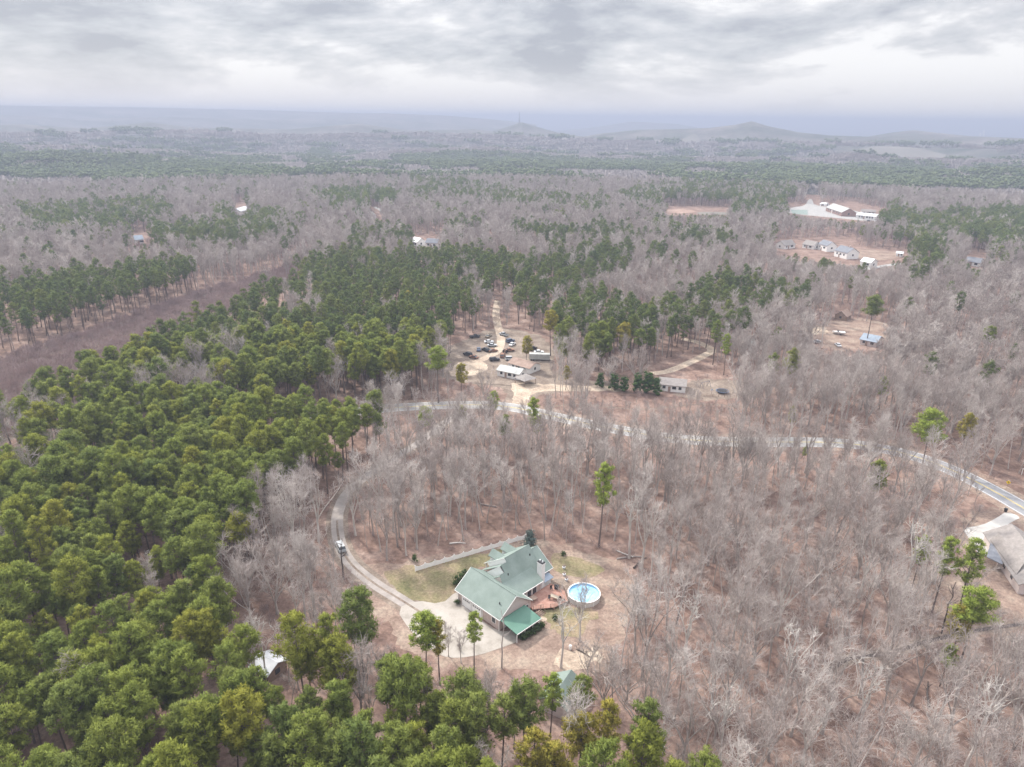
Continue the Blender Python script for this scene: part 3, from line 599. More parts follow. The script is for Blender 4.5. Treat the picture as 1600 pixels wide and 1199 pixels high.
# ground areas kept free of trunks
CLEAR = [YARD, [(555, 905), (1000, 900), (975, 1000), (620, 1010)], [(690, 578), (705, 552), (735, 528), (760, 512), (795, 508), (835, 522), (850, 560), (860, 590), (980, 600), (990, 612), (840, 616), (800, 640), (790, 608), (720, 598)],
 [(1020, 594), (1060, 580), (1080, 596), (1150, 598), (1160, 618), (1120, 624), (1030, 615)], [(1256, 514), (1300, 500), (1390, 505), (1392, 534), (1350, 538), (1305, 552), (1275, 540)], [(1490, 815), (1545, 785), (1600, 795), (1800, 850), (1900, 1050), (1640, 1020), (1560, 960), (1505, 890)],
 [(1220, 335), (1230, 318), (1258, 318), (1262, 300), (1276, 300), (1280, 318), (1330, 314), (1385, 330), (1385, 356), (1320, 352), (1230, 340)], [(1205, 402), (1210, 375), (1330, 370), (1345, 388), (1425, 392), (1425, 412), (1370, 432), (1300, 418), (1240, 412)],
 [(575, 323), (588, 325), (600, 337), (598, 345), (587, 343)], [(1035, 322), (1145, 324), (1145, 340), (1035, 338)], [(1510, 395), (1540, 395), (1540, 418), (1510, 415)], [(640, 368), (695, 366), (695, 388), (640, 388)], [(362, 318), (388, 318), (388, 336), (362, 336)], [(203, 365), (240, 365), (240, 382), (203, 382)]]
SEE = [  # parts of the photograph where something low is in full view: nothing may grow across them
 [(600, 880), (650, 868), (760, 850), (850, 845), (960, 880), (950, 950), (870, 1000), (800, 1015), (700, 1025), (610, 985), (570, 920)], [(845, 1040), (915, 1040), (910, 1085), (850, 1085)], [(395, 1005), (445, 1010), (440, 1040), (395, 1040)],
 [(715, 530), (770, 515), (860, 520), (870, 590), (840, 625), (790, 640), (780, 600), (700, 590)], [(925, 595), (1110, 545), (1115, 560), (1075, 600), (1065, 620), (930, 620)], [(1095, 592), (1160, 592), (1160, 620), (1095, 620)],
 [(1268, 512), (1290, 508), (1320, 480), (1330, 500), (1385, 518), (1385, 535), (1330, 540), (1275, 540)], [(1500, 815), (1570, 740), (1600, 740), (1640, 830), (1640, 960), (1545, 880), (1510, 840)],
 [(1230, 331), (1236, 322), (1258, 318), (1262, 308), (1272, 308), (1278, 320), (1315, 314), (1350, 325), (1376, 333), (1370, 342), (1310, 341)], [(1212, 392), (1214, 372), (1240, 374), (1310, 378), (1342, 386), (1420, 390), (1418, 404), (1370, 412), (1320, 406)],
 [(577, 322), (588, 326), (599, 337), (596, 342), (584, 338)], [(1040, 324), (1140, 326), (1140, 334), (1040, 332)], [(1510, 398), (1535, 398), (1535, 414), (1510, 412)], [(645, 368), (690, 368), (690, 382), (645, 382)], [(366, 320), (386, 320), (386, 334), (366, 334)], [(206, 366), (236, 366), (236, 380), (206, 380)],
 [(770, 470), (785, 470), (785, 520), (772, 520)], [(520, 820), (545, 830), (545, 880), (520, 870)]]
HIDE = [(1410, 380), (1420, 415)]
rd = np.array([(p.x, p.y) for p in ROAD]); dv = np.array([(p.x, p.y) for p in DRIVE])
def near(x, y, line, d):
    m_ = np.full(x.shape, 1e9)
    for i in range(0, len(line)): m_ = np.minimum(m_, (x - line[i, 0]) ** 2 + (y - line[i, 1]) ** 2)
    return m_ < d * d
FX = []      # trees placed one by one stand here already
def candidates(r0, r1, sp, amax, seed):
    rg = np.random.default_rng(seed); L_ = []
    xs = np.arange(-r1, r1, sp); ys = np.arange(-10, r1, sp * .92); X_, Y_ = np.meshgrid(xs, ys); X_ = X_ + (np.arange(len(ys)) % 2)[:, None] * sp * .5
    X_ = X_ + rg.uniform(-.36, .36, X_.shape) * sp; Y_ = Y_ + rg.uniform(-.36, .36, X_.shape) * sp
    r_ = np.hypot(X_, Y_); a_ = np.abs(np.arctan2(X_, Y_)); k = (r_ > r0) & (r_ < r1) & (a_ < math.radians(amax)); return X_[k], Y_[k], rg
def classify(x, y, rg, hmean=20.0, patch=False):
    n = len(x); z = np.asarray(ht(x, y)); P = lambda h_: proj(np.stack([x, y, z + h_], -1))
    X0, Y0, _ = P(0); X1, Y1, _ = P(hmean * .78); X2, Y2, _ = P(hmean * .5); X3, Y3, _ = P(hmean)
    u_ = rg.uniform(size=n); kind = np.ones(n, int)      # 1 bare
    pr = np.full(n, .0); pr = np.where(np.hypot(x, y) > 300, .03, pr); pr = np.where(np.hypot(x, y) > 450, .08, pr)
    far = np.hypot(x, y) > 1150; pn = smooth_noise(x, y, 520, 24) + .6 * smooth_noise(x, y, 210, 30)
    pr = np.where(far, np.where(pn > .3, .62, .07), pr)
    for pl, s_ in PINES: pr = np.where(inpoly(X1, Y1, pl), s_, pr)
    for pl, s_ in BAREIN: pr = np.where(inpoly(X1, Y1, pl), 1 - s_, pr)
    kind = np.where(u_ < pr, 2, 1)
    kill = inpoly(X0, Y0, CORR)
    for h_ in (4, 8, 12, 15.6, 18.5): Xh, Yh, _ = P(h_); kill |= inpoly(Xh, Yh, CORR)
    for pl in CLEAR: kill |= inpoly(X0, Y0, pl)
    lim = np.full(n, 1.3); cut = False
    for t in (.12, .25, .38, .5, .62, .75, .88, 1.0, 1.12):
        Xt, Yt, _ = P(20 * t); hit = np.zeros(n, bool)
        for pl in SEE: hit |= inpoly(Xt, Yt, pl)
        lim = np.where(hit, np.minimum(lim, t - .1), lim)
    kill |= lim < np.where(np.hypot(x, y) > 400, .14, np.where(np.hypot(x, y) > 225, .22, .72))
    for pl in SEE: kill |= inpoly(X0, Y0, pl)
    if not patch:
        kill |= near(x, y, rd, 7.0) | near(x, y, dv, 3.4)
        for fx, fy, fr in FX: kill |= (x - fx) ** 2 + (y - fy) ** 2 < fr * fr
    return np.where(kill, 0, kind), X1, Y1, X0, Y0, z, lim

# ---- trees placed one by one, from where their crown shows
def at_crown(px, py, h, k=.78):
    p = G(px, py, h * k); return p.x, p.y
def tree(kind, T, C_, x, y, rz, s, label, cat, group=None, z=0.0, cm=None, tm=None):
    root = thing(kind, label, cat, (x, y, z), rz, group); root.scale = (s, s, s)
    for nm, me_, mm in (('trunk', T, tm), ('crown', C_, cm)):
        o = bpy.data.objects.new(nm, me_); col.objects.link(o); o.parent = root
        if mm: o.material_slots[0].link = 'OBJECT'; o.material_slots[0].material = M[mm]
    return root
def mk(p, mt, mc): return poly_fix(*p[0], 'trunk', [mt]), poly_fix(*p[1], 'crown', [mc])
# px, py of the crown, height, variant, material, label
HERO_P = [
 (942, 752, 23, 6, 'pine_brt', 'lone bright green pine on a tall bare trunk in the leafless woods above the pool'),
 (662, 650, 15, 1, 'pine_brt', 'small round green pine below the road, left one of a pair'),
 (722, 648, 13, 3, None, 'small flat green pine below the road, right one of a pair'),
 (770, 622, 13, 2, 'pine_brt', 'bright young pine just above the road left of the dirt drive'),
 (788, 662, 14, 4, 'pine', 'dark round pine in bare woods below the road and the dirt drive'),
 (832, 640, 19, 6, 'pine_brt', 'slim light green pine at the road edge below the dirt drive'),
 (840, 662, 13, 6, None, 'short slim green pine touching the taller slim one by the road'),
 (1365, 478, 24, 5, None, 'big dark spreading pine standing above the clearing with the boat'),
 (1238, 562, 19, 0, None, 'dark pine below the clearing, broader one of the pair'),
 (1208, 566, 18, 6, None, 'dark pine below the clearing, slimmer left one of the pair'),
 (1457, 668, 24, 5, 'pine_brt', 'big yellow-green pine on the far side of the road bend'),
 (1515, 662, 16, 4, 'pine_yel', 'small olive pine right of the big yellow-green pine'),
 (1373, 738, 17, 4, None, 'dark small pine in bare woods under the road bend'),
 (1238, 645, 12, 6, None, 'thin dark green pine just above the road in bare trees'),
 (1258, 704, 6, 4, 'pine_brt', 'very small green pine right at the lower road verge'),
 (1382, 600, 13, 2, 'pine_brt', 'small bright pine among pale trees above the big yellow-green pine'),
 (1545, 522, 17, 1, None, 'dark bushy pine alone in pale woods near the right edge'),
 (683, 560, 22, 5, 'pine_brt', 'broad pale green pine at the left edge of the wrecked cars'),
 (720, 580, 15, 4, 'pine_yel', 'thin olive pine between the pale green pine and the tin roofed trailer'),
 (862, 500, 21, 1, 'pine_yel', 'yellowish pine just right of the wrecked cars'),
 (822, 535, 14, 7, 'pine_yel', 'low yellowish pine behind the brown roofed trailer'),
 (885, 580, 10, 7, 'pine_yel', 'low wide olive pine by the dirt drive left of the cedars'),
 (1137, 535, 18, 6, 'pine_brt', 'light green narrow pine right of the climbing dirt track'),
 (1120, 515, 20, 6, None, 'slim pine above the top of the climbing dirt track'),
 (560, 948, 21, 7, None, 'flat topped green pine left of the gravel drive end'),
 (740, 978, 14, 6, 'pine_brt', 'small open green pine in front of the garage on the concrete'),
 (660, 985, 17, 1, 'pine_brt', 'rounded yellow-green pine at the lower left edge of the concrete'),
 (685, 990, 15, 6, 'pine_yel', 'thin pale pine between the rounded pine and the small garage pine'),
 (1440, 855, 15, 6, 'pine_brt', 'tufty thin pine below the new concrete drive, leftmost of three'),
 (1480, 865, 19, 6, 'pine_brt', 'open green pine below the new concrete drive, middle of three'),
 (1522, 872, 21, 6, 'pine_brt', 'tall bright pine in front of the taupe roofed house'),
 (1527, 945, 19, 5, 'pine_brt', 'wide bright pine above the bottom right yard edge'),
 (1483, 1020, 10, 4, 'pine_brt', 'small bright pine over the stream at the lower right'),
 (1505, 965, 14, 7, 'pine_yel', 'olive low pine left of the wide bright pine lower right'),
 (830, 1168, 18, 3, 'pine_yel', 'yellow-orange pine at the bottom edge, leftmost of the yellow three'),
 (868, 1190, 17, 0, 'pine_yel', 'yellow-orange pine at the bottom edge, middle of the yellow three'),
 (905, 1150, 17, 1, 'pine_yel', 'yellow-orange pine at the bottom edge, rightmost of the yellow three'),
 (952, 1125, 19, 6, 'pine_yel', 'tall olive yellow pine below and right of the green roofed shed'),
 (862, 1075, 15, 6, 'pine_brt', 'bright green pine covering the left side of the green roofed shed'),
 (905, 1078, 15, 3, None, 'dark green pine covering the lower right of the green roofed shed'),
 (640, 465, 17, 2, 'pine_yel', 'small pale yellow pine crown inside the dense central pine stand'),
 (975, 520, 20, 1, 'pine_yel', 'yellowish pine in the stand above the big spreading bare tree'),
]
for i, (px, py, h, v_, cm, lb) in enumerate(HERO_P):
    x, y = at_crown(px, py, h, .8); bh = [21, 22, 20, 23, 19, 21.5, 22, 20.5][v_]; FX.append((x, y, 4.5))
    tree('pine_tree', PINE_T[v_], PINE_C[v_], x, y, i * 1.3, h / bh, lb, 'pine tree', None, cm=cm)
# big single leafless trees: crown px, py, height, spec, label
SPREAD = [mk(bare_parts(600, h=18, cw=15, bole=.16, nlat=40, fork=7, tr=.34, nsub=5, ntw=5, rt=.024), 'bark', 'twig'), mk(bare_parts(601, h=17, cw=13, bole=.2, nlat=40, fork=6, tr=.3, nsub=6, ntw=5, rt=.02), 'bark', 'twig'),
          mk(bare_parts(602, h=22, cw=10, bole=.3, nlat=36, fork=5, tr=.28, rt=.022, asc=1.6), 'palebark', 'twig'), mk(bare_parts(603, h=21, cw=9, bole=.4, nlat=14, fork=4, tr=.26, nsub=3, ntw=2, rt=.03), 'palebark', 'palebark')]
HERO_B = [
 (1000, 560, 17, 0, 'huge spreading pale leafless tree behind the dark cedars'), (955, 570, 13, 0, 'spreading leafless tree left of the huge pale one behind the cedars'),
 (893, 530, 20, 2, 'tall pale leafless tree right of the yellowish pine by the wrecks'), (875, 545, 19, 2, 'pale leafless tree leaning against the yellowish pine by the wrecks'), (1010, 452, 20, 0, 'fan shaped leafless tree amid the green pines above the dirt track'),
 (378, 872, 17, 1, 'bushy leafless tree with pinkish twigs below the left pine stand'), (425, 890, 16, 1, 'bushy leafless tree right of its pinkish twin below the left stand'),
 (450, 775, 22, 2, 'tall white limbed leafless tree at the corner of the left pine stand'), (490, 765, 21, 2, 'tall pale leafless tree just right of the white limbed corner tree'), (550, 765, 19, 2, 'pale forked tree over the top of the gravel drive'),
 (1365, 605, 20, 0, 'wide bright leafless tree above the big yellow-green pine'), (1240, 640, 17, 2, 'dense round topped leafless tree above the middle of the road'), (1520, 690, 17, 0, 'domed leafless tree right of the big yellow-green pine'),
 (1160, 575, 19, 2, 'tall leafless tree right of the climbing dirt track'), (1215, 480, 18, 0, 'fan topped leafless tree upper left of the clearing with the boat'), (1250, 485, 17, 1, 'round topped leafless tree left of the clearing with the boat'), (1290, 500, 17, 2, 'leafless tree with forked trunk inside the left of the boat clearing'),
 (1430, 850, 22, 3, 'tall white leafless tree above the three thin pines at right'), (1360, 850, 20, 2, 'tall leafless tree left of the new concrete drive'), (1230, 900, 21, 2, 'tall pale leafless tree in the middle of the right woods'),
 (1235, 1010, 20, 3, 'bright white branched tree in the lower right woods above the stream'), (1360, 1070, 19, 3, 'wide forked white branched tree below the stream'), (1140, 1110, 19, 3, 'white branched tree near the bottom edge right of the green pines'),
 (1270, 1120, 17, 2, 'pale bushy tree near the bottom edge in the right woods'), (1540, 1100, 19, 3, 'white branched tree at the lower right corner woods'), (1080, 960, 20, 3, 'tall white branched tree right of the yard'), (1050, 1000, 18, 2, 'pale leafless tree at the right end of the yard'),
 (880, 965, 17, 3, 'thin tall leafless tree in the yard below the pool'), (910, 935, 15, 2, 'slender leafless tree standing across the pool'), (1010, 800, 22, 2, 'tall white limbed tree right of the lone bright pine'), (990, 790, 21, 3, 'forked pale tree just right of the lone bright pine trunk'),
 (405, 990, 15, 3, 'white branched tree reaching over the white roofed cabin'), (392, 1000, 16, 2, 'slim pale leafless tree left of the white roofed cabin'), (190, 885, 9, 3, 'small white dead tree in the gap of the left pine stand'), (235, 880, 12, 3, 'white leafless tree in the gap of the left pine stand'),
 (720, 1000, 8, 2, 'small leafless tree at the lower concrete edge by the small pine'), (700, 990, 8, 2, 'small leafless tree left of the small pine on the concrete'), (580, 985, 8, 3, 'small leafless tree behind the flat topped pine'), (620, 598, 14, 1, 'round leafless tree at the right edge of the pine stand above the road'), (755, 590, 12, 0, 'leafless tree at the lower left of the tin roofed trailer'),
]
for i, (px, py, h, v_, lb) in enumerate(HERO_B):
    x, y = at_crown(px, py, h, .7); FX.append((x, y, 3.5 if v_ > 1 else 6.5)); T_, C_ = SPREAD[v_]
    tree('leafless_tree', T_, C_, x, y, i * 1.7, h / [18, 17, 22, 21][v_], lb, 'leafless tree')
# the dark snag beside the car and the tall bare pole-like trunk in front of the garage
def snag(base, h, r, m, label, cat, name):
    rg = np.random.default_rng(int(base.x * 10) % 999 + 5); mb = MB(); p = Vector((0, 0, 0)); n = 7
    pts = [Vector((rg.normal() * .12 * k / 3, rg.normal() * .12 * k / 3, h * k / n)) for k in range(n + 1)]; pts[0] = Vector((0, 0, -.1))
    for k in range(n): mb.tube(pts[k], pts[k + 1], r * (1 - .75 * k / n), r * (1 - .75 * (k + 1) / n), 7)
    root = thing(name, label, cat, base); t = mb.build('trunk', m, root)
    for k in range(4):
        mb = MB(); s_ = pts[n - 3 + k % 3]; a_ = k * 1.9; e_ = s_ + Vector((math.cos(a_) * 1.2, math.sin(a_) * 1.2, .9)); mb.tube(s_, e_, r * .35, r * .2, 5); mb.tube(e_, e_ + Vector((math.cos(a_) * .5, math.sin(a_) * .5, .9)), r * .2, r * .08, 5)
        mb.build('branch', m, root)
    FX.append((base.x, base.y, 2)); return root
snag(G(537, 905), 11, .22, 'darkbark', 'dark dead tree stub with short crooked limbs beside the parked car', 'dead tree', 'dead_tree')
snag(G(784, 1044), 13.5, .17, 'bark', 'straight bare trunk standing in front of the garage corner', 'tree trunk', 'tree_trunk')
snag(G(1471, 990), 13, .2, 'darkbark', 'dark leaning bare trunk above the stream at the lower right', 'dead tree', 'dead_tree')

# cedars, spruce and hedge
def bushy(seed, h, R, n, m, nb=60, ln=.35, wd=.12, cone=.5, pr=(.5, .85), z0=.12):
    rg = np.random.default_rng(seed); puffs = []
    for i in range(n):
        t = (i + rg.uniform(0, 1)) / n; rr = R * (1 - cone * t) * rg.uniform(.2, .8); a_ = i * 2.4; puffs.append((np.array([math.cos(a_) * rr, math.sin(a_) * rr, h * (z0 + (1 - z0) * t * .92)]), rg.uniform(*pr) * R * (1 - .5 * cone * t)))
    tr = tubes([[0, 0, -.1, 0, 0, h * .8, .05 * h ** .6, .02]], 6); return poly_fix(*tr, 'trunk', ['pbark']), poly_fix(*foliage(puffs, rg, nb, ln, wd), 'crown', [m])
CED = [bushy(700, 9, 3.2, 22, 'cedar', cone=.6), bushy(701, 8, 3.0, 20, 'cedar', cone=.45), bushy(702, 10, 3.6, 24, 'cedar', cone=.5)]
for i, (px, py, h, v_, lb) in enumerate([(938, 594, 6.5, 0, 'dark cedar by the dirt drive, leftmost of the cedar row'), (960, 597, 7, 1, 'dark cedar, second from the left in the cedar row'), (976, 600, 6.5, 1, 'lower cedar half hidden in the middle of the row'), (996, 598, 8, 2, 'bright green cedar right of the row middle'), (1012, 597, 9, 2, 'broadest dark cedar beside the long roofed house'), (1026, 603, 7.5, 0, 'dark cedar against the wall of the long roofed house')]):
    p = G(px, py, h * .5); tree('cedar_tree', *CED[v_], p.x, p.y, i, h / [9, 8, 10][v_], lb, 'cedar tree', 'dark cedars in a row by the dirt drive'); FX.append((p.x, p.y, 4))
SP = bushy(703, 5.5, 2.2, 18, 'spruce', cone=.75, z0=.08); p = G(828, 845, 2.5); tree('spruce_tree', *SP, p.x, p.y, 0, 1, 'blue-green spruce at the far end of the white fence', 'spruce tree'); FX.append((p.x, p.y, 4))
SH = bushy(704, 2.6, 1.0, 10, 'cedar', cone=.6, ln=.2, wd=.08); p = G(648, 878); tree('evergreen_shrub', *SH, p.x, p.y, 0, .8, 'small dark upright evergreen near the left end of the white fence', 'shrub')
SHB = bushy(705, 4.2, 1.9, 14, 'hedge', cone=.35, ln=.25, wd=.1); p = G(718, 917); tree('evergreen_shrub', *SHB, p.x, p.y, 0, .85, 'big dark rounded bush at the far corner of the garage', 'shrub'); p = G(727, 905); tree('evergreen_shrub', *SHB, p.x, p.y, 2, .6, 'smaller dark bush behind the big one at the garage corner', 'shrub')
HB = bushy(706, 1.3, .8, 8, 'hedge', cone=.2, ln=.18, wd=.08, z0=.2)
for i, lb in enumerate(['first from the lower left', 'second from the lower left', 'third from the lower left', 'in the middle', 'third from the upper right', 'second from the upper right', 'at the upper right end']):
    t = i / 6; p = G(816 + 30 * t, 1000 - 19 * t); tree('hedge_bush', *HB, p.x, p.y, i * 1.1, 1.05 + .12 * math.sin(i * 2), 'dark clipped bush along the porch side, ' + lb, 'bush', 'clipped bushes beside the porch')
for i, (px, py, lb) in enumerate([(714.5, 944, 'small round shrub at the near corner of the garage door wall'), (867, 968, 'leggy shrub at the porch upper corner by the steps'), (880, 868, 'brown bare shrub at the upper right edge of the lawn')]):
    p = G(px, py); tree('evergreen_shrub', *HB, p.x, p.y, i * 2.1, .8, lb, 'shrub')

# ---- the woods: the nearest 300 or so of each kind are things of their own
cs = [candidates(58, 330, 4.7, 50, 11), candidates(330, 1150, 6.6, 50, 12)]
AL = []; AX = []; AY = []; AK = []; ACX = []; ACY = []; ABY = []
for xs_, ys_, rg_ in cs:
    k_, x1, y1, x0, y0, z_, lm_ = classify(xs_, ys_, rg_)
    dn = rg_.uniform(size=len(xs_)) < np.where(k_ == 2, np.where(np.hypot(xs_, ys_) > 330, .92, .86), np.where(np.hypot(xs_, ys_) > 330, .95, .84)); g_ = (k_ > 0) & dn
    rn_ = np.hypot(xs_, ys_) < 420; fr_ = rn_ & (near(xs_, ys_ + 10, rd, 11) | near(xs_, ys_ + 6, dv, 6.5)) ; lm_ = np.where(fr_, np.minimum(lm_, rg_.uniform(.4, .65, len(xs_))), lm_); g_ &= ~(fr_ & (rg_.uniform(size=len(xs_)) < .75))
    g_ &= ~((k_ == 1) & (x1 > 940) & (np.hypot(xs_, ys_) < 240) & (y1 > 700) & (rg_.uniform(size=len(xs_)) < .25))
    AL.append(lm_[g_]); AX.append(xs_[g_]); AY.append(ys_[g_]); AK.append(k_[g_]); ACX.append(x1[g_]); ACY.append(y1[g_]); ABY.append(y0[g_])
AX, AY, AK, ACX, ACY, ABY = map(np.concatenate, (AX, AY, AK, ACX, ACY, ABY)); AR = np.hypot(AX, AY); AL = np.concatenate(AL)
rg = np.random.default_rng(99); S_ = rg.uniform(.68, 1.02, len(AX)); ROT = rg.uniform(0, 6.283, len(AX)); VAR = rg.integers(0, 60, len(AX))
S_ = np.where(AK == 1, rg.triangular(.55, 1.02, 1.28, len(AX)), S_)
BIGZ = (ACX > 940) & (AR < 240) & (ACY > 700); S_ = np.minimum(S_, AL * .88)
infr = (ACX > 6) & (ACX < 1594) & (ACY > 0) & (ACY < 1185)
def place_name(px, py):
    if py > 1060 and px < 1100: return 'bottom pine stand'
    if px < 420 and py > 850: return 'lower left pine stand'
    if px < 620 and py > 560: return 'left pine stand'
    return 'woods'
used = set()
ONES = 'zero one two three four five six seven eight nine ten eleven twelve thirteen fourteen fifteen sixteen seventeen eighteen nineteen'.split(); TENS = '. . twenty thirty forty fifty sixty seventy eighty ninety hundred'.split()
def say(n): return ONES[n] if n < 20 else TENS[n // 10] + ('-' + ONES[n % 10] if n % 10 else '')
def where_label(head, px, py):
    a_, b_ = int(round(px / 16)), int(round(py / 11.99))
    while (head, a_, b_) in used: a_ += 1
    used.add((head, a_, b_)); return f'{head}, crown {say(a_)} percent across, {say(b_)} percent down the photo'
idx = np.argsort(AR); own = np.zeros(len(AX), bool); nP = nB = 0
for i in idx:
    if not infr[i]: continue
    k = AK[i]; px, py = ACX[i], ACY[i]
    if k == 2 and nP < 255:
        nP += 1; own[i] = True; v_ = int(VAR[i] % 8)
        area = 'in the dense bottom stand' if py > 1040 and px > 380 else 'in the lower left stand' if py > 840 and px < 420 else 'in the left stand' if px < 640 else 'among bare trees'
        size = 'tall' if S_[i] > .93 else 'low' if S_[i] < .77 else 'medium'
        _t = tree('pine_tree', PINE_T[v_], PINE_C[v_], AX[i], AY[i], ROT[i], S_[i], where_label(f'{size} pine {area}', px, py), 'pine tree', 'pines of the ' + ('left stand' if px < 640 else 'bottom stand' if py > 1040 else 'bare woods')); _t.rotation_euler = (rnd.gauss(0, .035), rnd.gauss(0, .035), ROT[i])
    elif k == 1 and nB < 255:
        nB += 1; own[i] = True; v_ = int(VAR[i] % 10) if not (BIGZ[i] and VAR[i] % 2) else 10 + int(VAR[i] // 2 % 3)
        area = 'in the right woods' if px > 960 else 'beside the gravel drive' if px < 640 and py > 640 else 'above the white fence' if py < 860 else 'in the bare woods'
        size = 'tall' if S_[i] > .95 else 'short' if S_[i] < .75 else 'middling'
        _t = tree('leafless_tree', BARE_T[v_], BARE_C[v_], AX[i], AY[i], ROT[i], S_[i], where_label(f'{size} leafless tree {area}', px, py), 'leafless tree', 'leafless trees of the ' + ('right woods' if px > 960 else 'woods round the house')); _t.rotation_euler = (rnd.gauss(0, .05), rnd.gauss(0, .05), ROT[i])

def gn_scatter(name, protos, pts, rot, scl, var, label, cat):
    """one object of stuff: instances of the prototype meshes on points"""
    me = bpy.data.meshes.new(name); me.from_pydata(pts.tolist(), [], [])
    for an, ty, dt in (('rz', 'FLOAT', rot), ('sc', 'FLOAT', scl), ('vi', 'INT', var)):
        a = me.attributes.new(an, ty, 'POINT'); a.data.foreach_set('value', np.asarray(dt, 'i' if ty == 'INT' else 'f'))
    o = bpy.data.objects.new(name, me); col.objects.link(o); o['kind'] = 'stuff'; o['label'] = label; o['category'] = cat
    for q in protos[0].materials: me.materials.append(q)
    cl = bpy.data.collections.new(name + '_kinds')
    for i, pm in enumerate(protos): po = bpy.data.objects.new(f'{name}_kind_{i:02d}', pm); cl.objects.link(po)
    ng = bpy.data.node_groups.new(name, 'GeometryNodeTree'); ng.interface.new_socket('Geometry', in_out='INPUT', socket_type='NodeSocketGeometry'); ng.interface.new_socket('Geometry', in_out='OUTPUT', socket_type='NodeSocketGeometry')
    n = ng.nodes; l = ng.links; gi = n.new('NodeGroupInput'); go = n.new('NodeGroupOutput'); ip = n.new('GeometryNodeInstanceOnPoints'); ci = n.new('GeometryNodeCollectionInfo')
    ci.inputs['Collection'].default_value = cl; ci.inputs['Separate Children'].default_value = True; ci.inputs['Reset Children'].default_value = True
    def at(nm, ty): q = n.new('GeometryNodeInputNamedAttribute'); q.data_type = ty; q.inputs['Name'].default_value = nm; return q.outputs['Attribute']
    cb = n.new('ShaderNodeCombineXYZ'); l.new(at('rz', 'FLOAT'), cb.inputs[2]); l.new(gi.outputs[0], ip.inputs['Points']); l.new(ci.outputs[0], ip.inputs['Instance']); ip.inputs['Pick Instance'].default_value = True
    l.new(at('vi', 'INT'), ip.inputs['Instance Index']); l.new(cb.outputs[0], ip.inputs['Rotation']); l.new(at('sc', 'FLOAT'), ip.inputs['Scale']); l.new(ip.outputs[0], go.inputs[0])
    md = o.modifiers.new('scatter', 'NODES'); md.node_group = ng; return o
rest = ~own
for k_, r0_, r1_, pr_, nm, lb, ct in (
    (2, 0, 300, PINE_J, 'pine_wood', 'green pines further back in the left and centre stands', 'pine wood'), (2, 300, 620, PINE_L1, 'pine_wood', 'middle distance pine woods beyond the road', 'pine wood'), (2, 620, 1200, PINE_L2, 'pine_wood', 'distant dark pine woods', 'pine wood'),
    (1, 0, 300, BARE_J, 'leafless_wood', 'pale leafless trees filling the woods below the road', 'leafless wood'), (1, 300, 620, BARE_L1, 'leafless_wood', 'middle distance leafless woods beyond the road', 'leafless wood'), (1, 620, 1200, BARE_L2, 'leafless_wood', 'distant leafless woods', 'leafless wood')):
    s_ = rest & (AK == k_) & (AR >= r0_) & (AR < r1_)
    if s_.sum(): gn_scatter(nm, pr_, np.stack([AX[s_], AY[s_], np.asarray(ht(AX[s_], AY[s_]))], -1), ROT[s_], S_[s_], VAR[s_] % len(pr_), lb, ct)
# undergrowth and corridor brush
bx, by, rgb = candidates(60, 480, 4.6, 48, 21)
z0_ = np.zeros(len(bx)); X0, Y0, _ = proj(np.stack([bx, by, z0_], -1))
kill = near(bx, by, rd, 5.0) | near(bx, by, dv, 2.6)
for pl in CLEAR + SEE[:2] + SEE[3:8]: kill |= inpoly(X0, Y0, pl)
P1_ = proj(np.stack([bx, by, z0_ + 15], -1)); inp = np.zeros(len(bx), bool)
for pl, _s2 in PINES[:3]: inp |= inpoly(P1_[0], P1_[1], pl)
CG = [(-400, 700), (0, 562), (150, 515), (300, 460), (385, 437), (440, 420), (480, 398), (520, 400), (450, 450), (385, 475), (300, 530), (200, 590), (100, 640), (0, 690), (-400, 900)]
incor = inpoly(X0, Y0, CG)
pb = np.where(inp, .12, .75); pb = np.where(smooth_noise(bx, by, 70, 12) > .15, pb * 1.6, pb * .8); pb = np.where(incor, 1, pb)
g_ = (~kill) & (rgb.uniform(size=len(bx)) < pb)
gn_scatter('undergrowth', BRUSH, np.stack([bx, by, z0_], -1)[g_], rgb.uniform(0, 6.28, g_.sum()), rgb.uniform(.5, 1.15, g_.sum()), rgb.integers(0, 4, g_.sum()), 'low brown undergrowth and saplings on the forest floor', 'undergrowth')
ux, uy, rgu = candidates(480, 1080, 8.5, 44, 23); U0, U1, _ = proj(np.stack([ux, uy, np.zeros(len(ux))], -1)); ku = np.zeros(len(ux), bool)
for pl in CLEAR[4:]: ku |= inpoly(U0, U1, pl)
g_ = ~ku & (rgu.uniform(size=len(ux)) < .7)
gn_scatter('far_undergrowth', BRUSHF, np.stack([ux, uy, np.zeros(len(ux))], -1)[g_], rgu.uniform(0, 6.28, g_.sum()), rgu.uniform(.6, 1.5, g_.sum()), rgu.integers(0, 3, g_.sum()), 'brown scrub under the distant woods', 'undergrowth')
def corr(m_): c = m_.copy(); c.materials.clear(); c.materials.append(M['corrbrush']); return c
cx_, cy2, rgc = candidates(250, 700, 2.9, 48, 22); X0, Y0, _ = proj(np.stack([cx_, cy2, np.zeros(len(cx_))], -1)); g_ = inpoly(X0, Y0, CG)
gn_scatter('corridor_brush', [corr(m_) for m_ in BRUSHF], np.stack([cx_, cy2, np.zeros(len(cx_))], -1)[g_], rgc.uniform(0, 6.28, g_.sum()), rgc.uniform(.5, 1.1, g_.sum()), rgc.integers(0, 3, g_.sum()), 'reddish brown brush in the cleared corridor between pine stands at left', 'brush')
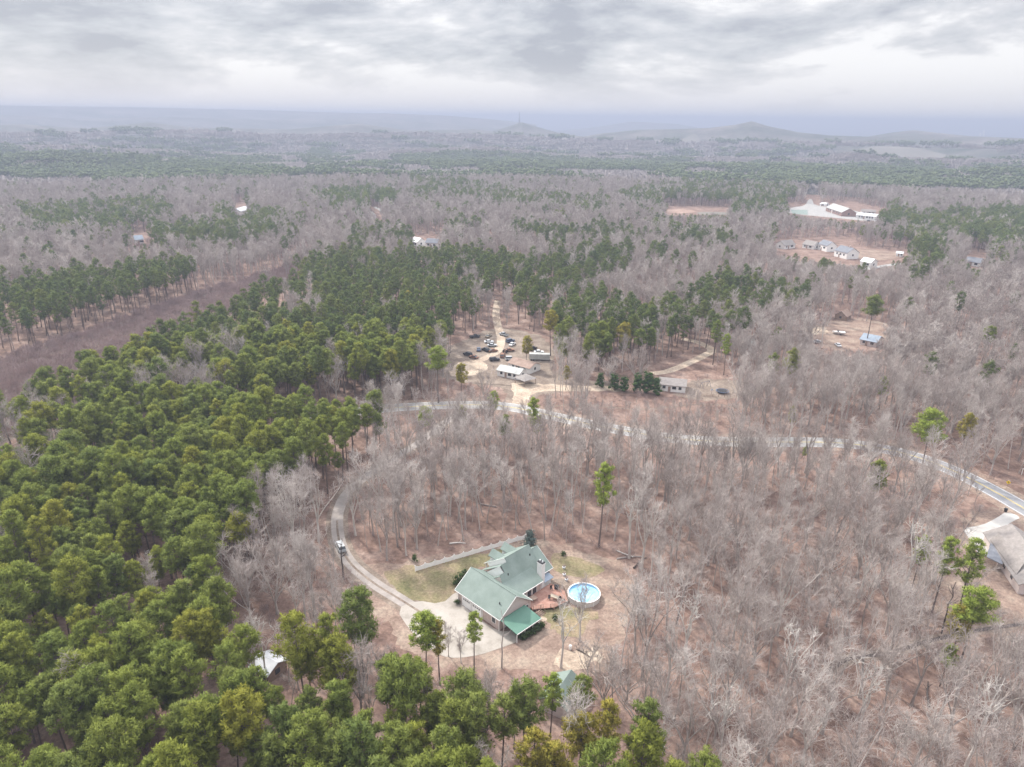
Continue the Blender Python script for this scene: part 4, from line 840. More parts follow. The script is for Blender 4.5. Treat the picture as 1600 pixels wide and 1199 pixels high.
# far woods as clumps of crowns on the hills
fx_, fy_, rgf = candidates(1150, 2300, 30, 46, 31); fx2, fy2, rgf2 = candidates(2300, 2700, 46, 44, 32); FXX = np.concatenate([fx_, fx2]); FYY = np.concatenate([fy_, fy2])
kf, x1, y1, _, _, zf, _ = classify(FXX, FYY, rgf, patch=True); sf = np.where(np.hypot(FXX, FYY) > 2300, 1.25, .95)
rF = np.hypot(FXX, FYY); fk = np.zeros(len(FXX), bool)
for a_, b_, c_, d_ in FIELDS: fk |= (x1 > a_ - 8) & (x1 < b_ + 8) & (rF > c_ - 160) & (rF < d_ + 60)
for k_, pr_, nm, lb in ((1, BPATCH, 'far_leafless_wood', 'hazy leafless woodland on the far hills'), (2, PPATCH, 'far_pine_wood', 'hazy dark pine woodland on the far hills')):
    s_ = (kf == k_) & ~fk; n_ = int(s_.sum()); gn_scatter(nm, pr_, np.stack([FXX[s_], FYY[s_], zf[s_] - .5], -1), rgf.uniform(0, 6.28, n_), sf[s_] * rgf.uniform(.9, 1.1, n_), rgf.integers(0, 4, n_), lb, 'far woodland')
print('TREES', nP, nB, len(AX), len(FXX))

# ------------------------------------------------------------------ the green roofed house
HO = (-11.74, 129.65, 0); HR = math.radians(-45)
hs = thing('brick_house', 'pale brick house with green metal roofs, two garage doors and a chimney', 'house', HO, HR)
def part(name, fn, m, parent=None):
    mb = MB(); fn(mb); return mb.build(name, m, parent or hs)
def gable_wall(u0, u1, v0, v1, ze, zr, axis='u'):
    """walls of a gabled block with the gable ends filled in; ridge along axis"""
    def f(mb):
        if axis == 'u':
            vm = (v0 + v1) / 2; mb.add([(u, v, z) for u in (u0, u1) for v, z in ((v0, 0), (v1, 0), (v1, ze), (vm, zr), (v0, ze))], [(0, 1, 2, 3, 4)[::-1], (5, 6, 7, 8, 9), (0, 5, 9, 4)[::1], (1, 2, 7, 6), (2, 3, 8, 7), (3, 4, 9, 8), (0, 1, 6, 5)])
        else:
            um = (u0 + u1) / 2; mb.add([(u, v, z) for v in (v0, v1) for u, z in ((u0, 0), (u1, 0), (u1, ze), (um, zr), (u0, ze))], [(0, 1, 2, 3, 4), (9, 8, 7, 6, 5), (0, 4, 9, 5), (1, 6, 7, 2), (2, 7, 8, 3), (3, 8, 9, 4), (0, 5, 6, 1)])
    return f
part('wall', gable_wall(.35, 13.4, .4, 9.2, 2.85, 6.35), 'brick')
part('wall', gable_wall(-.5, 8.5, 9.08, 18.4, 2.9, 5.9, 'v'), 'brick')
part('wall', gable_wall(-.5, 8.5, 18.4, 21.2, 2.85, 6.1, 'v'), 'vinyl')
part('wall', lambda b: b.prism([(7.5, 9.0), (10.4, 9.0), (10.4, 16.2), (7.5, 16.2)], 0, 2.9), 'brick')
part('gable', lambda b: b.add([(13.42, .2, 2.7), (13.42, 9.4, 2.7), (13.42, 4.8, 6.35), (13.46, .2, 2.7), (13.46, 9.4, 2.7), (13.46, 4.8, 6.35)], [(3, 4, 5), (2, 1, 0), (0, 1, 4, 3), (1, 2, 5, 4), (2, 0, 3, 5)]), 'pinksiding')
def roof(*polys, t=.16):
    def f(b):
        for p in polys: b.slab(p, t)
    return f
gr = part('roof', roof([(-.4, 0, 3.05), (13.8, 0, 3.05), (13.8, 4.8, 6.6), (-.4, 4.8, 6.6)], [(-.4, 4.8, 6.6), (13.8, 4.8, 6.6), (13.8, 9.7, 3.0), (-.4, 9.7, 3.0)]), 'groof')
mr = part('roof', roof([(4.1, 18.6, 8.3), (4.1, 10.8, 8.3), (4.74, 10.8, 7.6), (4.74, 9.0, 7.6), (5.9, 9.0, 6.33), (5.9, 7.6, 6.33), (7.3, 7.1, 4.8), (8.95, 7.1, 3.0), (8.95, 18.6, 3.0)],
   [(4.1, 10.8, 8.3), (4.1, 18.6, 8.3), (-2.6, 18.6, 3.7), (-2.6, 10.8, 3.7)], [(4.74, 9.0, 7.38), (4.74, 10.78, 7.38), (-1.9, 10.78, 2.8), (-1.9, 9.0, 2.8)], [(5.9, 7.6, 5.95), (5.9, 8.98, 5.95), (2.4, 8.98, 3.4), (2.4, 7.6, 3.4)]), 'groof')
part('wall', lambda b: b.prism([(2.6, 7.75), (8.4, 7.75), (8.4, 9.0), (2.6, 9.0)], 0, 3.2), 'brick')
part('post', lambda b: [b.box((-2.3, v_, 1.75), (.2, .2, 3.5)) for v_ in (11.2, 14.7, 18.2)], 'vinyl')
part('roof', roof([(3.9, 18.6, 6.5), (3.9, 21.65, 6.5), (-.95, 21.65, 3), (-.95, 18.6, 3)], [(3.9, 21.65, 6.5), (3.9, 18.6, 6.5), (9.0, 18.6, 3.0), (9.0, 21.65, 3.0)]), 'groof')
part('roof', roof([(7.0, 7.0, 5.0), (7.0, 16.4, 5.0), (10.9, 16.4, 3.04), (10.9, 9.6, 3.04)]), 'groof')
part('porch_roof', roof([(13.85, .15, 3.1), (13.85, 7.3, 3.1), (18.7, 7.4, 2.35), (18.7, .15, 2.35)][::-1], t=.14), 'groofnew')
# white siding of the stepped gables, each facing down the drive
def gpanel(pts, v, m): part('gable', lambda b: b.add([(u, v - .05, z) for u, z in pts] + [(u, v, z) for u, z in pts], [(3, 2, 1, 0), (4, 5, 6, 7)] + [(k, (k + 1) % 4, 4 + (k + 1) % 4, 4 + k) for k in range(4)]), m)
gpanel([(-1.5, 4.35), (4.1, 8.2), (4.74, 7.42), (-.8, 3.6)], 10.78, 'white')
gpanel([(-.08, 3.3), (4.38, 7.15), (5.9, 6.0), (2.46, 3.42)], 8.98, 'white')
gpanel([(2.6, 3.2), (5.9, 5.8), (7.2, 4.8), (7.2, 3.2)], 7.58, 'pinksiding')
for v0 in (11.5, 15.3):      # front dormers
    vm = v0 + 1.3; d = part('dormer', lambda b: b.add([(u, v, z) for u in (-1.5, 2.0) for v, z in ((v0 + .2, 3.4), (v0 + 2.4, 3.4), (v0 + 2.4, 5.9), (vm, 7.0), (v0 + .2, 5.9))], [(4, 3, 2, 1, 0), (0, 5, 9, 4), (1, 2, 7, 6)]), 'white')
    part('dormer_roof', roof([(-1.9, v0 - .1, 5.8), (.6, v0 - .1, 5.8), (2.5, vm, 7.15), (-1.9, vm, 7.15)], [(-1.9, vm, 7.15), (2.5, vm, 7.15), (.6, v0 + 2.7, 5.8), (-1.9, v0 + 2.7, 5.8)], t=.12), 'groof', d)
    part('window', lambda b: b.box((-1.53, vm, 5.1), (.06, .9, 1.2)), 'glass', d)
def trim(b):
    b.box((6.7, -.02, 2.93), (14.2, .1, .2)); b.box((6.7, 9.72, 2.9), (14.2, .1, .2)); b.box((10.94, 13.0, 2.93), (.1, 6.8, .2)); b.box((9.02, 18.4, 2.88), (.1, 6.4, .2)); b.box((18.72, 3.8, 2.26), (.08, 7.2, .18))
    for a_, c_ in (((13.84, 0, 2.98), (13.84, 4.8, 6.52)), ((13.84, 4.8, 6.52), (13.84, 9.7, 2.92)), ((9.0, 21.68, 2.9), (3.9, 21.68, 6.42)), ((3.9, 21.68, 6.42), (-.95, 21.68, 2.9)), ((-2.6, 10.72, 3.62), (4.1, 10.72, 8.22)), ((-.45, 0, 2.98), (-.45, 4.8, 6.5))): b.tube(a_, c_, .07, .07, 4)
    for u_, v_ in ((.35, .3), (13.3, .3), (8.2, .3), (13.5, 9.3), (10.5, 15.9)): b.box((u_, v_, 1.45), (.1, .1, 2.9))
part('fascia', trim, 'white')
def ridgecap(b):
    b.tube((-.4, 4.8, 6.62), (13.8, 4.8, 6.62), .09, .09, 5); b.tube((4.1, 10.8, 8.32), (4.1, 18.6, 8.32), .09, .09, 5); b.tube((3.9, 18.6, 6.52), (3.9, 21.6, 6.52), .08, .08, 5)
part('ridge_cap', ridgecap, 'groof')
for u_, v_, z_ in ((11.5, 2.2, 4.8), (6.5, 9.6, 5.75), (5.6, 17.4, 6.75)): part('vent_pipe', lambda b: b.tube((u_, v_, z_ - .3), (u_, v_, z_ + .35), .12, .12, 8), 'dark')
ch = part('chimney', lambda b: (b.box((9.55, 16.95, 3.4), (1.5, 1.0, 6.8)), b.box((9.55, 16.95, 6.85), (1.65, 1.15, .16))), 'vinyl')
part('cap', lambda b: b.box((9.55, 16.95, 7.05), (1.5, 1.02, .24)), 'dark', ch)
for k in (-.38, .38): part('chimney_pot', lambda b: b.tube((9.55 + k, 16.95, 7.15), (9.55 + k, 16.95, 7.5), .19, .16, 8), 'whiteroof', ch)
for u_, w_ in ((3.1, 2.6), (6.3, 2.8)):
    gd = part('garage_door', lambda b: [b.box((u_, .33, .28 + .54 * k), (w_, .08, .51)) for k in range(4)], 'white')
    part('door_frame', lambda b: (b.box((u_ - w_ / 2 - .1, .34, 1.15), (.16, .14, 2.3)), b.box((u_ + w_ / 2 + .1, .34, 1.15), (.16, .14, 2.3)), b.box((u_, .34, 2.3), (w_ + .36, .14, .16))), 'white', gd)
    for k in range(4): part('pane', lambda b: b.box((u_ + (k - 1.5) * w_ * .22, .27, 1.88), (.36, .04, .3)), 'glass', gd)
def window(c, along, w_=1.0, h_=1.2, parent=None):
    d = (w_, .08, h_) if along == 'u' else (.08, w_, h_); f_ = (w_ + .2, .06, h_ + .2) if along == 'u' else (.06, w_ + .2, h_ + .2)
    f = part('window', lambda b: b.box(c, f_), 'white', parent); part('pane', lambda b: b.box(c, d), 'glass', f)
window((11.6, .38, 1.7), 'u'); window((13.44, 8.3, 1.6), 'v', .9)
for v_ in (18.4, 19.6, 20.6): window((8.53, v_, 1.9), 'v', .8, 1.1)
for v_ in (10.6, 12.3, 14.0): window((10.43, v_, 1.4), 'v', 1.2, 1.9)
part('door', lambda b: b.box((13.44, 2.0, 1.05), (.08, .95, 2.05)), 'white'); part('bay_window', lambda b: b.box((9.2, 18.8, .95), (1.4, 2.4, 1.9)), 'vinyl')
part('bay_roof', roof([(8.55, 17.4, 2.5), (8.55, 20.2, 2.5), (10.4, 20.4, 1.75), (10.4, 17.2, 1.75)][::-1], t=.1), 'blueroof')
for v_ in (.4, 2.7, 5.0, 7.1): part('post', lambda b: b.box((18.45, v_, 1.15), (.14, .14, 2.3)), 'vinyl')
part('knee_wall', lambda b: b.box((16.3, 7.2, .5), (4.2, .14, 1.0)), 'brick')

# deck with rail and steps
dk = thing('wooden_deck', 'reddish wooden deck with railing and steps behind the green roofed house', 'deck', HO, HR)
DP = [(10.5, 9.75), (14.2, 9.75), (15.0, 11.0), (16.9, 13.6), (17.4, 17.4), (14.4, 19.6), (10.5, 19.2)]
def deckf(b):
    b.prism(DP, .62, .72)
    for u_, v_ in DP[1:]: b.box((u_ - .15, v_ - .1, .31), (.16, .16, .62))
part('floor', deckf, 'deck', dk)
def rail(b):
    path = [(14.2, 9.75), (15.0, 11.0), (15.4, 11.6)], [(16.3, 12.8), (16.9, 13.6), (17.1, 15.2)], [(17.4, 17.4), (14.4, 19.6), (11.5, 19.3)]
    for pl in path:
        for a_, c_ in zip(pl[:-1], pl[1:]):
            a_, c_ = Vector((*a_, .72)), Vector((*c_, .72)); n_ = max(2, int((c_ - a_).length / .3)); b.tube(a_ + Vector((0, 0, .95)), c_ + Vector((0, 0, .95)), .05, .05, 4); b.tube(a_ + Vector((0, 0, .15)), c_ + Vector((0, 0, .15)), .03, .03, 4)
            for k in range(n_ + 1): p = a_.lerp(c_, k / n_); b.tube(p, p + Vector((0, 0, .95)), .03 if k % 4 else .06, .03 if k % 4 else .06, 4)
part('railing', rail, 'wood', dk)
part('stairs', lambda b: [b.box((15.2 + .32 * k, 9.9 + .1 * k, .56 - .16 * k), (.34, 1.5, .06), .0) for k in range(4)] + [b.box((15.75, 9.25, .5), (1.6, .06, .3)), b.box((15.85, 10.85, .5), (1.6, .06, .3))], 'wood', dk)
part('stair_rail', lambda b: [b.tube((15.0, v_, 1.6), (16.4, v_ + .3, .95), .04, .04, 4) for v_ in (9.2, 10.9)] + [b.tube((16.4, v_ + .3, 0), (16.4, v_ + .3, .95), .05, .05, 4) for v_ in (9.2, 10.9)], 'wood', dk)
def L2W(u, v, z=0): c_, s_ = math.cos(HR), math.sin(HR); return Vector((HO[0] + u * c_ - v * s_, HO[1] + u * s_ + v * c_, z))
# things on and round the deck
def table(loc, rz, L_, W_, h_, m, label, name='patio_table'):
    t = thing(name, label, 'table', loc, rz); mb = MB(); mb.box((0, 0, h_), (L_, W_, .08)); mb.build('table_top', m, t)
    for a_ in (-1, 1):
        for c_ in (-1, 1): mb = MB(); mb.tube((a_ * (L_ / 2 - .12), c_ * (W_ / 2 - .12), 0), (a_ * (L_ / 2 - .12), c_ * (W_ / 2 - .12), h_), .04, .04, 5); mb.build('leg', 'dark', t)
    return t
def chair(loc, rz, label, m='wood'):
    t = thing('patio_chair', label, 'chair', loc, rz, 'patio chairs on the deck'); mb = MB(); mb.box((0, 0, .42), (.5, .5, .06)); mb.build('seat', m, t); mb = MB(); mb.box((0, .25, .72), (.5, .05, .55)); mb.build('backrest', m, t)
    for a_ in (-.2, .2):
        for c_ in (-.2, .2): mb = MB(); mb.tube((a_, c_, 0), (a_, c_, .42), .03, .03, 4); mb.build('leg', 'dark', t)
table(L2W(15.0, 15.6, .72), HR + .3, 2.0, 1.0, .75, 'paintt', 'tan oblong patio table on the pool side of the deck')
for (u, v, r, lb) in ((14.2, 14.7, .4, 'dark patio chair on the house side of the tan table'), (15.9, 16.6, 3.4, 'dark patio chair on the pool side of the tan table'), (12.2, 17.6, 1.0, 'dark patio chair alone by the bay window')): chair(L2W(u, v, .72), HR + r, lb, 'dark')
table(L2W(12.1, 12.0, .72), HR, 1.3, 1.3, .74, 'wood', 'square brown patio table under the low roof edge on the deck')
gl = thing('grill', 'black barbecue grill on the deck beside the chimney', 'grill', L2W(12.9, 18.6, .72), HR + .5)
mb = MB(); mb.box((0, 0, .45), (.9, .5, .75)); mb.build('cabinet', 'dark', gl); mb = MB(); mb.tube((-.5, 0, .85), (.5, 0, .85), .28, .28, 10); mb.build('lid', 'dark', gl)
for px, py, lb in ((881, 889, 'pale round pot in the flower bed above the deck'), (881.5, 900, 'small pale pot between the pool and the deck bed'), (885, 908, 'white pot against the left pool wall')):
    p = G(px, py); o = thing('plant_pot', lb, 'plant pot', p); mb = MB(); mb.tube((0, 0, 0), (0, 0, .55), .28, .42, 10); mb.build('pot', 'whiteroof', o); mb = MB()
    for k in range(14): a_ = k * 2.4; mb.tube((0, 0, .5), (math.cos(a_) * .4, math.sin(a_) * .4, 1.0 + .1 * (k % 3)), .05, .02, 4)
    mb.build('stems', 'brush', o)
sheet('garden_bed', [L2W(9.2, 20.0), L2W(14.5, 20.3), L2W(14.0, 23.5), L2W(9.4, 23.0)], 'mud', .040)
sheet('garden_path', [L2W(15.5, 8.2), L2W(17.6, 8.5), L2W(18.2, 10.2), L2W(16.6, 10.4)], 'dirt', .046)

# pool
PC = Vector((16.55, 131.75, 0)); PR = 3.55
po = thing('round_pool', 'round above ground pool with pale wall and light blue water', 'pool', PC)
def ring(b, r0, r1, z0, z1, n=64):
    vs = [(r * math.cos(6.2832 * i / n), r * math.sin(6.2832 * i / n), z) for r, z in ((r1, z0), (r1, z1), (r0, z1), (r0, z0)) for i in range(n)]
    b.add(vs, [(k * n + i, k * n + (i + 1) % n, ((k + 1) % 4) * n + (i + 1) % n, ((k + 1) % 4) * n + i) for k in range(4) for i in range(n)])
mb = MB(); ring(mb, PR - .03, PR, 0, 1.28); mb.build('wall', 'poolwall', po); mb = MB(); ring(mb, PR - .12, PR + .1, 1.28, 1.36); mb.build('rim', 'white', po)
mb = MB(); ring(mb, PR - .12, PR - .035, .05, 1.275); mb.build('liner', 'liner', po)
mb = MB(); n_ = 64; mb.add([(0, 0, .86)] + [((PR - .13) * math.cos(6.2832 * i / n_), (PR - .13) * math.sin(6.2832 * i / n_), .86) for i in range(n_)], [(0, i + 1, (i + 1) % n_ + 1) for i in range(n_)]); mb.build('water', 'water', po)
for k in range(12): a_ = k * math.pi / 6; mb = MB(); mb.box(((PR + .06) * math.cos(a_), (PR + .06) * math.sin(a_), .64), (.12, .2, 1.28), a_); mb.build('upright', 'vinyl', po)
ld = thing('pool_ladder', 'white frame pool ladder leaning over the deck side of the pool', 'ladder', PC + Vector((-3.4, -1.4, 0)), .4)
mb = MB()
for s_ in (-.3, .3): mb.tube((-.7, s_, 0), (0, s_, 1.75), .04, .04, 6); mb.tube((.6, s_, .8), (0, s_, 1.75), .04, .04, 6)
mb.build('frame', 'white', ld); mb = MB(); [mb.box((-.6 + .17 * k, 0, .3 + .38 * k), (.2, .6, .05)) for k in range(4)]; mb.build('steps', 'vinyl', ld)
br = thing('barrel', 'small white barrel standing in the yard above the shed', 'barrel', G(891, 1015)); mb = MB(); mb.tube((0, 0, 0), (0, 0, .5), .27, .31, 12); mb.tube((0, 0, .5), (0, 0, .95), .31, .27, 12); mb.build('body', 'white', br); mb = MB(); mb.tube((0, 0, .95), (0, 0, 1.0), .29, .29, 12); mb.build('lid', 'whiteroof', br)

# scalloped white fence
A_, B_ = G(649, 893), G(822, 842); fd = (B_ - A_); FL = fd.length; fa = math.atan2(fd.y, fd.x); NS = 12; sl = FL / NS
fe = thing('white_fence', 'white scalloped vinyl fence along the far side of the lawn', 'fence', A_, fa)
for k in range(NS):
    mb = MB(); x0 = k * sl + .08; x1 = (k + 1) * sl - .08; m_ = 8
    for q in range(m_):
        a0, a1 = x0 + (x1 - x0) * q / m_, x0 + (x1 - x0) * (q + 1) / m_; zt = lambda x: 1.12 + .33 * abs(2 * (x - x0) / (x1 - x0) - 1) ** 2
        mb.add([(a0, -.02, .08), (a1, -.02, .08), (a1, -.02, zt(a1)), (a0, -.02, zt(a0)), (a0, .02, .08), (a1, .02, .08), (a1, .02, zt(a1)), (a0, .02, zt(a0))], [(0, 1, 2, 3), (7, 6, 5, 4), (3, 2, 6, 7), (1, 0, 4, 5)])
    mb.build('panel', 'white', fe)
for k in range(NS + 1): mb = MB(); mb.box((k * sl, 0, .8), (.14, .14, 1.6)); mb.add([(k * sl - .1, -.1, 1.6), (k * sl + .1, -.1, 1.6), (k * sl + .1, .1, 1.6), (k * sl - .1, .1, 1.6), (k * sl, 0, 1.75)], [(0, 1, 4), (1, 2, 4), (2, 3, 4), (3, 0, 4), (3, 2, 1, 0)]); mb.build('post', 'white', fe)

# ------------------------------------------------------------------ other buildings
def house(name, label, cat, p0, p1, W_, ze, zr, rm, wm, group=None, door=1, wins=3, chim=False, z=0.0, over=.4, porch=False, big=1.0):
    c = (Vector(p0) + Vector(p1)) / 2; d = Vector(p1) - Vector(p0); L_ = d.length; c.z = z
    h = thing(name, label, cat, c, math.atan2(d.y, d.x), group); l2, w2 = L_ / 2, W_ / 2
    mb = MB(); mb.add([(x, y, zz) for x in (-l2, l2) for y, zz in ((-w2, -.2), (w2, -.2), (w2, ze), (0, zr - .12), (-w2, ze))], [(4, 3, 2, 1, 0), (5, 6, 7, 8, 9), (0, 5, 9, 4), (1, 2, 7, 6)]); mb.build('wall', wm, h)
    o = over; s_ = (zr - ze) / w2; mb = MB(); mb.slab([(-l2 - o, -w2 - o, ze - s_ * o), (l2 + o, -w2 - o, ze - s_ * o), (l2 + o, 0, zr), (-l2 - o, 0, zr)], .15); mb.slab([(-l2 - o, 0, zr), (l2 + o, 0, zr), (l2 + o, w2 + o, ze - s_ * o), (-l2 - o, w2 + o, ze - s_ * o)], .15); rf = mb.build('roof', rm, h)
    if chim: mb = MB(); mb.box((l2 * .4, 0, zr + .3), (.8 * big, .8 * big, 1.8)); mb.build('chimney', 'brick', rf)
    if door: mb = MB(); mb.box((-l2 * .2, -w2 - .03, 1.05 * big), (1.0 * big, .08, 2.1 * big)); mb.build('door', 'brownroof' if wm != 'redbrick' else 'white', h)
    for k in range(wins):
        x = -l2 * .8 + (k + .5) * L_ * .8 / wins; y = -w2 - .03
        if abs(x + l2 * .2) < 1.1 * big: x += 1.6 * big
        mb = MB(); mb.box((x, y, ze * .58), (1.1 * big, .08, 1.1 * big)); mb.build('window', 'glass', h)
    mb = MB(); mb.box((l2 + .03, 0, ze * .58), (.08, 1.1 * big, 1.1 * big)); mb.build('window', 'glass', h); mb = MB(); mb.box((-l2 - .03, 0, ze * .58), (.08, 1.1 * big, 1.1 * big)); mb.build('window', 'glass', h)
    return h
def ax(a, b_, z=3.0): p, q = G(*a, z), G(*b_, z); return (p.x, p.y, 0), (q.x, q.y, 0)
house('shed', 'green metal roofed shed partly hidden by pines at the bottom', 'shed', (11.4, 104.2, 0), (8.0, 98.3, 0), 5.2, 2.8, 4.6, 'groof', 'pinksiding', wins=2)
house('cabin', 'small white metal roofed cabin among the lower left pines', 'cabin', *ax((406, 1024), (432, 1037), 3.2), 4.6, 2.5, 3.6, 'whiteroof', 'wood', wins=2)
house('mobile_home', 'pale ribbed tin roofed mobile home in front of the brown roofed one', 'mobile home', *ax((783, 573), (817, 580)), 6.5, 2.7, 3.9, 'oldroof', 'vinyl', wins=4)
house('cottage', 'low brown roofed cottage behind the tin roofed mobile home', 'house', *ax((803, 562), (836, 571)), 7.5, 2.7, 4.1, 'brownroof', 'vinyl', wins=3)
house('long_house', 'long low tan house with mauve roof right of the dark cedars', 'house', *ax((1031, 594), (1072, 598)), 8, 2.9, 4.4, 'tanroof', 'vinyl', wins=4)
house('cottage', 'pale roofed cottage hidden in bare woods right of the climbing track', 'house', *ax((1160, 533), (1178, 534)), 7, 2.8, 4.2, 'oldroof', 'vinyl')
house('cottage', 'blue-grey roofed house in bare trees right of the parked boat', 'house', *ax((1350, 526), (1375, 531)), 9, 2.8, 4.8, 'blueroof', 'pinksiding')
house('cabin', 'dark weathered cabin left of the big dark spreading pine', 'cabin', *ax((1314, 492), (1322, 488)), 6, 2.7, 5.0, 'brownroof', 'wood', wins=1)
# pavilion
pv_ = thing('pavilion', 'tan hip roofed open pavilion in front of the mobile home', 'pavilion', (*G(821, 590, 2.6).xy, 0), math.radians(38)); mb = MB(); s_ = 3.3
mb.add([(-s_, -s_, 2.5), (s_, -s_, 2.5), (s_, s_, 2.5), (-s_, s_, 2.5), (0, 0, 3.7)], [(0, 1, 4), (1, 2, 4), (2, 3, 4), (3, 0, 4), (3, 2, 1, 0)]); mb.build('roof', 'tanroof', pv_)
for a_ in (-1, 1):
    for c_ in (-1, 1): mb = MB(); mb.box((a_ * 2.9, c_ * 2.9, 1.25), (.18, .18, 2.5)); mb.build('post', 'wood', pv_)
# neighbour house at the right edge
nb_ = house('neighbour_house', 'big taupe shingled house at the right edge below the road', 'house', *ax((1580, 826), (1640, 905), 5), 10.5, 3.0, 6.2, 'tanroof', 'pinksiding', wins=4, over=.5)
def addroof(pts, m, name='roof', t=.16):
    mb = MB(); mb.slab([nb_.matrix_basis.inverted() @ Vector(p) for p in pts], t); return mb.build(name, m, nb_)
bpy.context.view_layer.update()
q = [G(1547, 843, 3.2), G(1560, 833, 5.2), G(1600, 880, 5.2), G(1588, 898, 3.2)]; addroof(q[::-1], 'tanroof'); q = [G(1548, 848, 2.9), G(1572, 872, 2.9), G(1566, 882, 2.4), G(1541, 870, 2.4)]; addroof(q[::-1], 'greyroof', 'porch_roof')
mb = MB()
for x_, y_ in ((1549, 858), (1568, 884), (1590, 900)): p = nb_.matrix_basis.inverted() @ G(x_, y_, 0); mb.box((p.x, p.y, 1.2), (.2, .2, 2.4))
mb.build('porch_posts', 'vinyl', nb_)
# the subdivision and the church beyond
SUB = 'houses of the far subdivision'
for a_, b_, W_, ze, zr, rm, wm, lb in (((1219, 381), (1236, 379), 9, 3.2, 6.5, 'tanroof', 'vinyl', 'taupe roofed house, leftmost of the far subdivision row'), ((1260, 379), (1277, 382), 9, 3.2, 6.2, 'tanroof', 'vinyl', 'pale tan roofed house, second in the far subdivision row'), ((1286, 382), (1300, 386), 9, 5, 8.0, 'greyroof', 'white', 'white house with grey roof, third in the far subdivision row'),
   ((1313, 392), (1333, 397), 11, 5, 8.5, 'greyroof', 'white', 'largest white house with grey roof, right end of the far row'), ((1350, 407), (1366, 410), 8, 4, 6.5, 'whiteroof', 'white', 'white house half hidden by trees below the far row'), ((1512, 405), (1535, 408), 9, 3.2, 6.0, 'greyroof', 'white', 'grey roofed white house alone near the right edge, far off')):
    house('far_house', lb, 'house', *ax(a_, b_, 4), W_, ze, zr, rm, wm, SUB if 'row' in lb else None, big=1.3, chim='largest' in lb)
house('small_shed', 'small white shed at the right end of the tan field', 'shed', *ax((1401, 396), (1411, 397), 2), 4.5, 2.6, 3.8, 'whiteroof', 'white', door=1, wins=1)
house('church', 'large brick church with pale roof beside the white parking lot', 'church', *ax((1302, 322), (1327, 330), 6), 16, 4.5, 9, 'oldroof', 'redbrick', wins=6, big=1.8)
house('long_building', 'long white roofed building at the right end of the parking lot', 'building', *ax((1342, 335), (1372, 338), 4), 12, 4, 6.2, 'whiteroof', 'vinyl', wins=6, big=1.5)
house('long_building', 'pinkish roofed building behind the long white roofed one', 'building', *ax((1346, 329), (1368, 330), 4), 9, 3.5, 5.5, 'tanroof', 'pinksiding', wins=4, big=1.3)
house('small_building', 'small white roofed building above the church', 'building', *ax((1285, 318), (1293, 319), 3), 9, 3, 4.5, 'whiteroof', 'white', wins=2, big=1.3)
for a_, b_, rm, wm, lb in (((368, 329), (383, 325), 'whiteroof', 'white', 'white house in pines far off at upper left'), ((209, 372), (222, 371), 'blueroof', 'vinyl', 'blue-grey roofed cream house far off at left'), ((648, 374), (658, 376), 'whiteroof', 'white', 'white house left of its twin beyond the central pines'), ((668, 376), (686, 377), 'greyroof', 'white', 'white walled grey roofed house beyond the central pines'), ((1065, 289), (1078, 288), 'whiteroof', 'white', 'small white house in far woods above the red clay bank')):
    house('far_house', lb, 'house', *ax(a_, b_, 5), 9 if a_[1] > 350 else 11, 4.2, 7.0, rm, wm, big=1.4)
# far off: plant buildings, mast and two pale towers
def far_pt(px, r):
    d = _f + RR * ((px - 800) / F) - UU * ((210 - 599.5) / F); a_ = math.atan2(d[0], d[1]); x, y = r * math.sin(a_), r * math.cos(a_); return Vector((x, y, float(ht(x, y))))
p = far_pt(811, 3250); mt_ = thing('radio_mast', 'tall thin radio mast on the cone shaped far hill', 'radio mast', p); mb = MB(); Hm = 40
for k in range(3): a_ = k * 2.094; mb.tube((3 * math.cos(a_), 3 * math.sin(a_), -5), (.8 * math.cos(a_), .8 * math.sin(a_), Hm), .7, .5, 4)
for k in range(10):
    z_ = k * Hm / 10; r_ = 3 - 2.2 * k / 10
    for j in range(3): a_, c_ = j * 2.094, (j + 1) * 2.094; mb.tube((r_ * math.cos(a_), r_ * math.sin(a_), z_), (r_ * .93 * math.cos(c_), r_ * .93 * math.sin(c_), z_ + Hm / 10), .3, .3, 3)
mb.build('lattice', 'dark', mt_); mb = MB(); mb.tube((0, 0, Hm), (0, 0, Hm + 8), .3, .15, 5); mb.build('antenna', 'dark', mt_)
for px, h_, lb in ((1532, 60, 'left one of two pale slender towers on the right horizon'), (1537, 75, 'right and taller one of two pale slender towers on the horizon')):
    p = far_pt(px, 5600); t_ = thing('far_tower', lb, 'tower', p, 0, 'pale towers on the horizon'); mb = MB(); mb.tube((0, 0, -10), (0, 0, h_ + 5), 5, 4.4, 12); mb.build('shaft', 'farpale', t_); mb = MB(); mb.tube((0, 0, h_ + 5), (0, 0, h_ + 10), 5.4, 3.5, 12); mb.build('cap', 'farpale', t_)
for a_, r_, L_, lb in ((812, 2900, 32, 'white far warehouse at the foot of the mast hill'), (826, 2930, 42, 'longer pale far warehouse right of the white one'), (893, 2800, 30, 'reddish far building right of the mast hill')):
    p = far_pt(a_, r_); house('warehouse', lb, 'warehouse', (p.x - L_ / 2, p.y, 0), (p.x + L_ / 2, p.y + 4, 0), 18, 9, 13, 'whiteroof' if 'red' not in lb else 'clay', 'white', z=p.z, over=1, big=5, wins=4)

